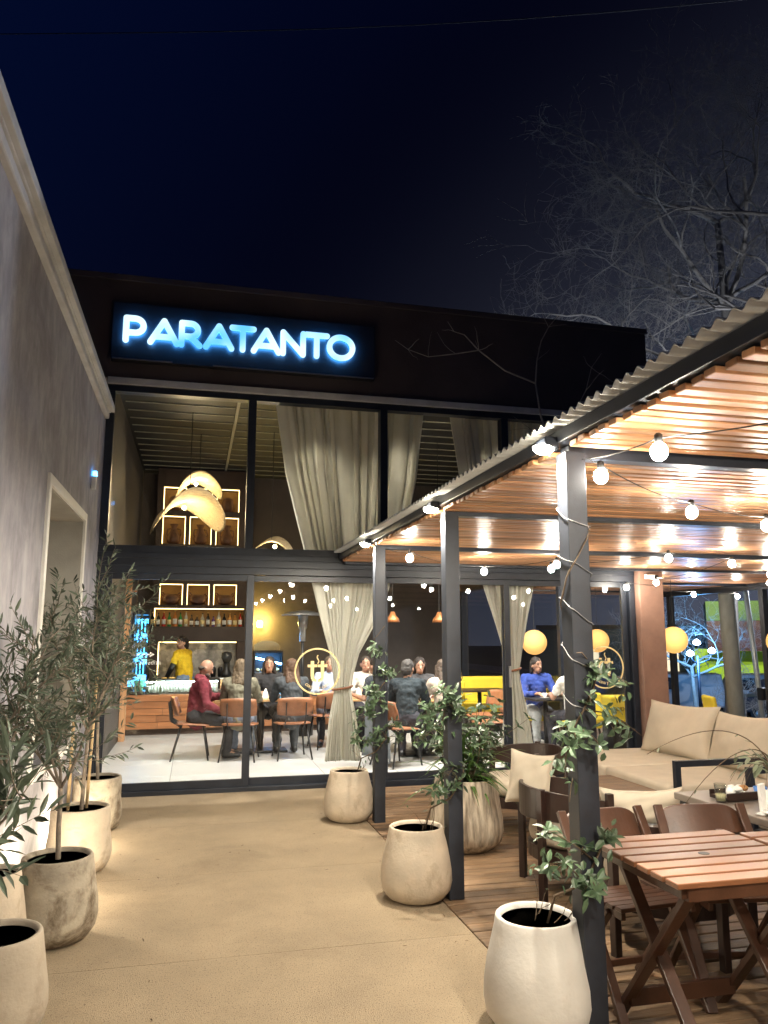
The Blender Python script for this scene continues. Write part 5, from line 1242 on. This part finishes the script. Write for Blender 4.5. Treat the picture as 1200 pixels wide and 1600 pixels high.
person('man in pale blue shirt partly hidden by the tied curtain', (2.12, 12.28, FZ), R(170), top=(.36, .42, .55), hair=((.06, .045, .03), 'short'), lean=.04, face=True)
person('man with beard in light shirt resting his chin on his hand right of the curtain', (2.68, 12.22, FZ), R(172), top=(.55, .50, .45), hair=((.025, .018, .014), 'short'), lean=.05, face=True, arms=[((-.22, .24, .80), (-.10, .16, 1.06)), ((.24, .14, .78), (.12, .36, .80))])
person('person in black tee shirt with bare forearm on the table behind the first post', (2.66, 11.02, FZ), R(40), top=(.028, .034, .045), sleeve='short', hair=((.03, .02, .015), 'short'), lean=.08, arms=[((-.26, .12, .76), (-.20, .36, .80)), ((.26, .12, .76), (.12, .40, .80))])
person('man with cropped hair in a dark navy jumper seen from behind', (2.80, 10.15, FZ), R(-22), top=(.020, .030, .038), hair=((.055, .05, .048), 'short'), lean=.08, head=(R(-20), -.1))
person('smiling woman with dark hair in black and white facing the glass', (3.34, 11.45, FZ), R(172), top=(.05, .05, .055), hair=((.02, .014, .012), 'long'), lean=.10, head=(0, -.15), face=True, skin=(.42, .25, .18))
person('woman with long ash brown hair in a cream jumper seen from behind', (3.36, 10.20, FZ), R(8), top=(.52, .43, .36), hair=((.085, .06, .045), 'long'), lean=.06)
person('woman in a bright blue sweater seated on a yellow chair', (5.08, 11.08, FZ), R(172), top=(.025, .055, .26), hair=((.028, .018, .014), 'bob'), legs=(.35, .37, .38), lean=.06, head=(R(18), 0), face=True)
person('person in a white shirt on a yellow chair behind the near post', (5.22, 10.08, FZ), R(10), top=(.70, .69, .66), sleeve='short', hair=((.05, .035, .025), 'short'), lean=.05)

# ---------------------------------------------------------------- street side
def at(px, dist, z):   # a bearing in the photograph turned into a real ground position
    a = R(13.75)+math.atan((px-600)/1218.); return Vector((math.sin(a)*dist, math.cos(a)*dist, z))
t = thing('concrete_pole', 'round grey concrete utility pole behind the beige sofa', 'utility pole', at(1136, 15.3, -1.9))
MB().tube([(.12, 0, 0), (.05, 0, 4), (-.02, 0, 9)], [.15, .14, .12], 24).build('pole', M_conc, t, True)
MB().bar((-.7, 0, 8.6), (.7, 0, 8.6), .10, .10).build('crossarm', M_conc, t)
t = thing('thin_pole', 'thin leaning pale metal pole with a small black box', 'pole', at(1190, 15.6, -1.9))
MB().tube([(.05, 0, 0), (-.32, 0, 5.2)], .045, 12).build('pole', mat('pale_metal', (.45, .50, .52), .4, metal=.3), t, True)
MB().box((-.08, -.08, 2.55), (.24, .14, .22)).build('signal_box', M_black, t, bevel=.02)
t = thing('street_lamp', 'street lamp with three blue white globes on a tall post', 'street lamp', at(1088, 33, -2.0))
MB().tube([(0, 0, 0), (0, 0, 2.9)], [.07, .05], 10).tube([(0, 0, 2.6), (.5, 0, 2.75), (.62, 0, 2.9)], .03, 8).tube([(0, 0, 2.6), (-.25, 0, 2.75), (-.3, 0, 2.9)], .03, 8).build('post', M_steel, t, True)
for p in ((0, 0, 3.42), (.66, 0, 3.1), (-.32, 0, 3.0)):
    MB().lathe([(.05, -.10), (.15, -.04), (.12, .06), (.0, .14)], 14, p).build('lamp_head', emis('street_globe', (.45, .75, 1.), 10.), t, True)
lamp('street_light', 'POINT', at(1088, 32.6, 1.2), (.12, .44, 1.), 330, t, .3)
t = thing('street_lamp', 'added unseen street lamp beyond the right edge, lighting the bare trees', 'street lamp', at(1420, 21, -2.0))  # unseen lamp, added to brighten the bare trees
MB().tube([(0, 0, 0), (0, 0, 6.6), (-.3, 0, 7.0), (-1.0, 0, 7.1)], [.09, .07, .05, .04], 10).build('post', M_steel, t, True)
MB().box((-1.2, 0, 7.08), (.6, .25, .10)).build('lamp_head', M_steel, t, bevel=.03)
MB().box((-1.2, 0, 7.02), (.45, .18, .02)).build('lens', emis('added_lamp_lens', (.75, .85, 1.), 12.), t)
lamp('street_light', 'POINT', at(1420, 21, 4.85)+Vector((-1.2, 0, 0)), (.78, .86, 1.), 800, t, .15)
def shop():
    t = thing('shop_building', 'lime green shop front with dark red band across the street', 'building', at(1150, 52, -2.0)); t.rotation_euler = (0, 0, R(-35))
    MB().bx(-2.4, 10, 0, 6, 0, 2.9).build('green_wall', shop_wall_paint, t)
    MB().bx(-1.6, 10.2, -.15, 6, 2.92, 4.6).build('sign_band', M_dkred, t)
    MB().bx(-1.6, 10.2, -.1, 6, 4.62, 5.8).build('upper_wall', mat('dull_green', (.10, .16, .06), .8), t)
    for x in (2.6, 5.6, 8): MB().bx(x, x+1.5, -.05, -.002, .0, 2.2).build('window', M_dglass, t)
    for x in (-.4, 2.1, 4.7, 7.4): MB().bx(x-.06, x+.06, -.12, -.01, 0, 2.9).build('pilaster', mat('pale_lime_trim', (.5, .62, .2), .7), t)
    MB().bx(-1.6, 10.2, -.9, -.16, 2.80, 2.90).build('canopy', M_dkred, t)
    for x in (-.6, 3.2, 6.2):
        MB().box((x, -.9, 3.0), (.3, .12, .12)).build('floodlight', M_black, t)
shop_wall_paint = M_lime  # plain lime paint, no emission
shop()
for px, d, z in ((1120, 47.5, 3.3), (1180, 46.5, 3.3)):
    t = thing('shop_floodlight', 'floodlight washing the %s side of the lime green shop front' % ('left' if px < 1150 else 'right'), 'floodlight', at(px, d, 1.0+z), 0, 'floodlights over the lime shop')
    MB().box((0, 0, 0), (.3, .2, .15)).build('housing', M_black, t, bevel=.02); MB().box((0, .02, -.09), (.24, .16, .02)).build('lens', emis('flood_lens', (.9, 1., .6), 3.), t)
    tg = at(px+10, 53, .0); lamp('flood_light', 'SPOT', at(px, d, .9+z), (.95, 1., .62), 520, t, .1, tg, 130, .5)
t = thing('dark_building', 'dark low building with a few lit windows behind the blue lit tree', 'building', at(1040, 60, -2.0)); t.rotation_euler = (0, 0, R(-30))
MB().bx(-9, 4.5, 0, 6, 0, 4.2).build('wall', mat('dark_render', (.06, .07, .09), .8), t)
MB().bx(-9.2, 4.7, -.2, 6.2, 4.22, 4.5).build('roof', M_facade, t)
for i, x in enumerate((-6, -3, -.5, 2.2)):
    w = MB().bx(x, x+1.3, -.06, -.004, 1.2, 2.8).build('window', M_dglass if i % 2 else emis('lit_window', (.9, .75, .5), .35), t)
    MB().bx(x-.05, x+1.35, -.10, -.062, 1.12, 1.198).build('sill', M_kerb, w)
def van(loc, rz, label, col=M_van, pickup=False):
    t = thing('parked_van', label, 'van', loc, rz, 'parked vehicles on the street')
    body = [(-2.2, .35), (2.2, .35), (2.25, .8), (2.0, 1.05), (1.45, 1.15), (1.0, 1.85), (-2.1, 1.9), (-2.22, 1.0)]
    if pickup: body = [(-2.3, .4), (2.3, .4), (2.35, .85), (2.1, 1.05), (1.2, 1.12), (.75, 1.75), (-.5, 1.78), (-.65, 1.12), (-2.3, 1.1)]
    MB().prism(body, lambda u, v, w: (u, w-.85, v), 1.7).build('body', col, t, bevel=.08, seg=3, smooth=False)
    for s in (-.862, .852): MB().prism([(.05, 1.15), (1.32, 1.15), (.92, 1.70), (.05, 1.72)], lambda u, v, w: (u, s+w, v), .012).build('window', M_dglass, t)
    for x in (-1.45, 1.45):
        for s in (-.80, .80):
            w = MB().tube([(x, s-.1, .34), (x, s+.1, .34)], .34, 20).build('wheel', M_tyre, t, True)
            MB().tube([(x, s-.108, .34), (x, s+.108, .34)], .19, 14).build('rim', M_chrome, w, True)
    for s in (-.6, .6): MB().box((2.26, s, .82), (.06, .3, .16)).build('headlight', M_china, t, bevel=.02)
    return t
van(at(1172, 42, -2.0), R(158), 'white panel van parked right of the concrete pole')
van(at(1048, 41, -2.0), R(150), 'white van partly hidden by the terracotta column')
van(at(1222, 39, -2.0), R(158), 'dark pickup parked beside the thin leaning pole', mat('dark_car_paint', (.03, .035, .05), .3), True)
# bare trees
def bare(name, label, loc, seed, H, r0, lean=(0, 0), depth=5, spread=.75, sub=(3, 4), m=None, first=.35, nl=4, limb=.28, wob=.20):
    random.seed(seed); t = thing(name, label, 'bare tree', loc); tr = MB(); br = MB()
    trunk = bend((0, 0, 0), (lean[0], lean[1], 1), H*first, 6, .07, .05); tr.tube(trunk, [r0*(1-(.35 if nl < 5 else .6)*i/6) for i in range(7)], 10)
    def grow(p, d, L, r, lv):
        n = 5; pts = bend(p, d, L, n, wob, .03); tip = r*.55
        br.tube(pts, [r+(tip-r)*i/n for i in range(n+1)], 7 if r > .02 else 4, False)
        if lv <= 0: return
        for k in range(random.randint(*sub)):
            i = random.randint(2, n); ax = (pts[min(i, n)]-pts[max(0, i-1)]).normalized(); s = ax.cross(rvec()).normalized()
            grow(pts[i], ax*rnd(.5, .9)+s*rnd(.5, 1.0)*spread*1.2, L*rnd(.55, .80), max(.0035, tip*rnd(.6, .95)), lv-1)
    for k in range(nl):
        a = 2*math.pi*k/4+rnd(-.4, .4); grow(trunk[-1-(k % 2) if k < 4 else random.randint(3, 5)], V(math.cos(a)*spread, math.sin(a)*spread, rnd(.1, .9) if nl > 4 else rnd(.6, 1.1)), H*limb*rnd(.75, 1.15), r0*(.5 if nl < 5 else .34), depth-1)
    tr.build('trunk', m or M_tree, t, True); br.build('branches', m or M_tree, t, True); return t
bare('bare_tree', 'tall leafless tree rising behind the corrugated pergola roof', at(1133, 25.0, -2.0), 101, 23, .24, (.0, 0), 6, .8, first=.72, nl=12, limb=.15, wob=.34)
bare('bare_tree', 'second leafless tree with fine twigs at the upper right', at(1290, 24.0, -2.0), 105, 20.5, .19, (-.02, 0), 6, .8, first=.72, nl=9, limb=.17, wob=.34)
bare('bare_tree', 'small leafless street tree glowing blue by the street lamp', at(1080, 35, -2.0), 103, 7.5, .11, (0, 0), 6, .9, first=.32, wob=.30)
bare('bare_tree', 'low leafless shrubby tree in front of the lime shop', at(1165, 29, -2.0), 104, 3.2, .07, (0, 0), 5, 1.0, first=.2)
# slender bare tree rising through the pergola roof in front of the facade
random.seed(120)
t = thing('bare_sapling', 'slender leafless tree reaching over the roof edge in front of the dark facade', 'bare tree', (4.55, 8.50, 0))
tr = MB(); br = MB(); o = Vector((4.55, 8.5, 0))
tr.tube([(0, 0, 0), (.02, .0, 1.2), (-.03, .02, 2.5), (-.22, 0, 3.6), (-.48, -.02, 4.35), (-.55, -.05, 4.75)], [.03, .028, .024, .018, .013, .010], 8)
def twig(pts, r):
    br.tube(pts, [r*(1-.75*i/(len(pts)-1)) for i in range(len(pts))], 5, False)
    for k in range(int(len(pts)*.8)):
        i = random.randint(1, len(pts)-2); q = bend(pts[i], rvec()+V(0, 0, .6), rnd(.15, .42), 4, .25); br.tube(q, [r*.4, r*.33, r*.25, r*.2, r*.12], 4, False)
twig([V(-.55, -.05, 4.75), V(-.95, -.05, 4.88), V(-1.30, -.08, 5.10), V(-1.48, -.08, 5.28), V(-1.62, -.1, 5.30), V(-1.70, -.1, 5.42)], .012)
twig([V(-1.30, -.08, 5.10), V(-1.6, -.1, 5.02), V(-1.95, -.1, 4.95), V(-2.2, -.1, 5.02), V(-2.36, -.1, 5.12)], .008)
twig([V(-.55, -.05, 4.75), V(-.52, -.05, 5.05), V(-.46, -.06, 5.30), V(-.35, -.06, 5.5), V(-.22, -.06, 5.66)], .011)
twig([V(-.30, 0, 3.9), V(-.10, -.05, 4.3), V(.12, -.08, 4.7), V(.2, -.1, 5.0), V(.35, -.1, 5.2)], .010)
twig([V(-.22, 0, 3.6), V(-.5, -.03, 3.85), V(-.62, -.05, 4.15), V(-.85, -.05, 4.3)], .008)
tr.build('trunk', M_tree, t, True); br.build('branches', M_tree, t, True)
t = thing('overhead_wire', 'thin power cable crossing the night sky above the cafe', 'wire', (0, 0, 0))
MB().tube([(-3.42+(14.29+3.42)*f, 14.6+(8.6-14.6)*f+1.9*(1-(2*f-1)**2)*0, 13.3-1.6*math.sin(math.pi*f)*.25) for f in [-.3+i*.1 for i in range(18)]], .010, 5).build('cable', mat('dim_cable', (.05, .05, .06), .6), t, True)

# ---------------------------------------------------------------- small lamps at the foot of the stucco wall
for i, (y, lb) in enumerate(((3.95, 'small ground spotlight at the wall foot behind the empty planter'), (5.35, 'small ground spotlight at the wall foot behind the forked olive'), (6.78, 'small ground spotlight at the wall foot below the window'))):
    t = thing('ground_spotlight', lb, 'spotlight', (-.88, y, 0), 0, 'ground spotlights along the stucco wall')
    MB().lathe([(.0, 0), (.045, 0), (.045, .07), (.038, .085), (0, .085)], 16).build('housing', M_black, t, True)
    MB().lathe([(.036, .0855), (.036, .089), (0, .089)], 16).build('lens', emis('ground_lens', (1., .84, .58), 30.), t)
    lamp('ground_light', 'POINT', (-.855, y, .17), (1., .86, .64), 8, t, .03)
print('OBJECTS BUILT', len(bpy.data.objects))

random.seed(140); mb = MB()
for k in range(70):
    x, y = rnd(-.6, 1.5), rnd(1.8, 8.5)
    if random.random() < .6: x = -.45+abs(random.gauss(0, .25)) if random.random() < .6 else 1.55-abs(random.gauss(0, .12))
    a = rnd(0, 6.28); leaf(mb, (x, y, .004), (math.cos(a), math.sin(a), .08), (0, 0, 1), rnd(.012, .04), rnd(.004, .012), -.1)
o = mb.build('leaf_litter', mat('dry_leaf', (.11, .07, .035), .8, island=.5)); tag(o, 'small dry leaves scattered on the sandy path', 'leaf litter', None, 'stuff')

random.seed(150); mb = MB()
for k in range(9):
    a = rnd(0, 6.28); rr = rnd(.02, .11); leaf(mb, (1.495+rr*math.cos(a), 3.33+rr*math.sin(a), .37), rvec()*.8+Vector((0, 0, .3)), (0, 0, 1), rnd(.03, .06), rnd(.015, .03), .3)
for k in range(14):
    x, y = rnd(1.8, 3.2), rnd(2.4, 6.5); a = rnd(0, 6.28); leaf(mb, (x, y, .008), (math.cos(a), math.sin(a), .1), (0, 0, 1), rnd(.02, .045), rnd(.008, .016), -.1)
o = mb.build('dry_leaves', mat('brown_leaf', (.22, .12, .06), .8, island=.5)); tag(o, 'curled brown leaves lying in the white planter and on the deck', 'dry leaves', None, 'stuff')
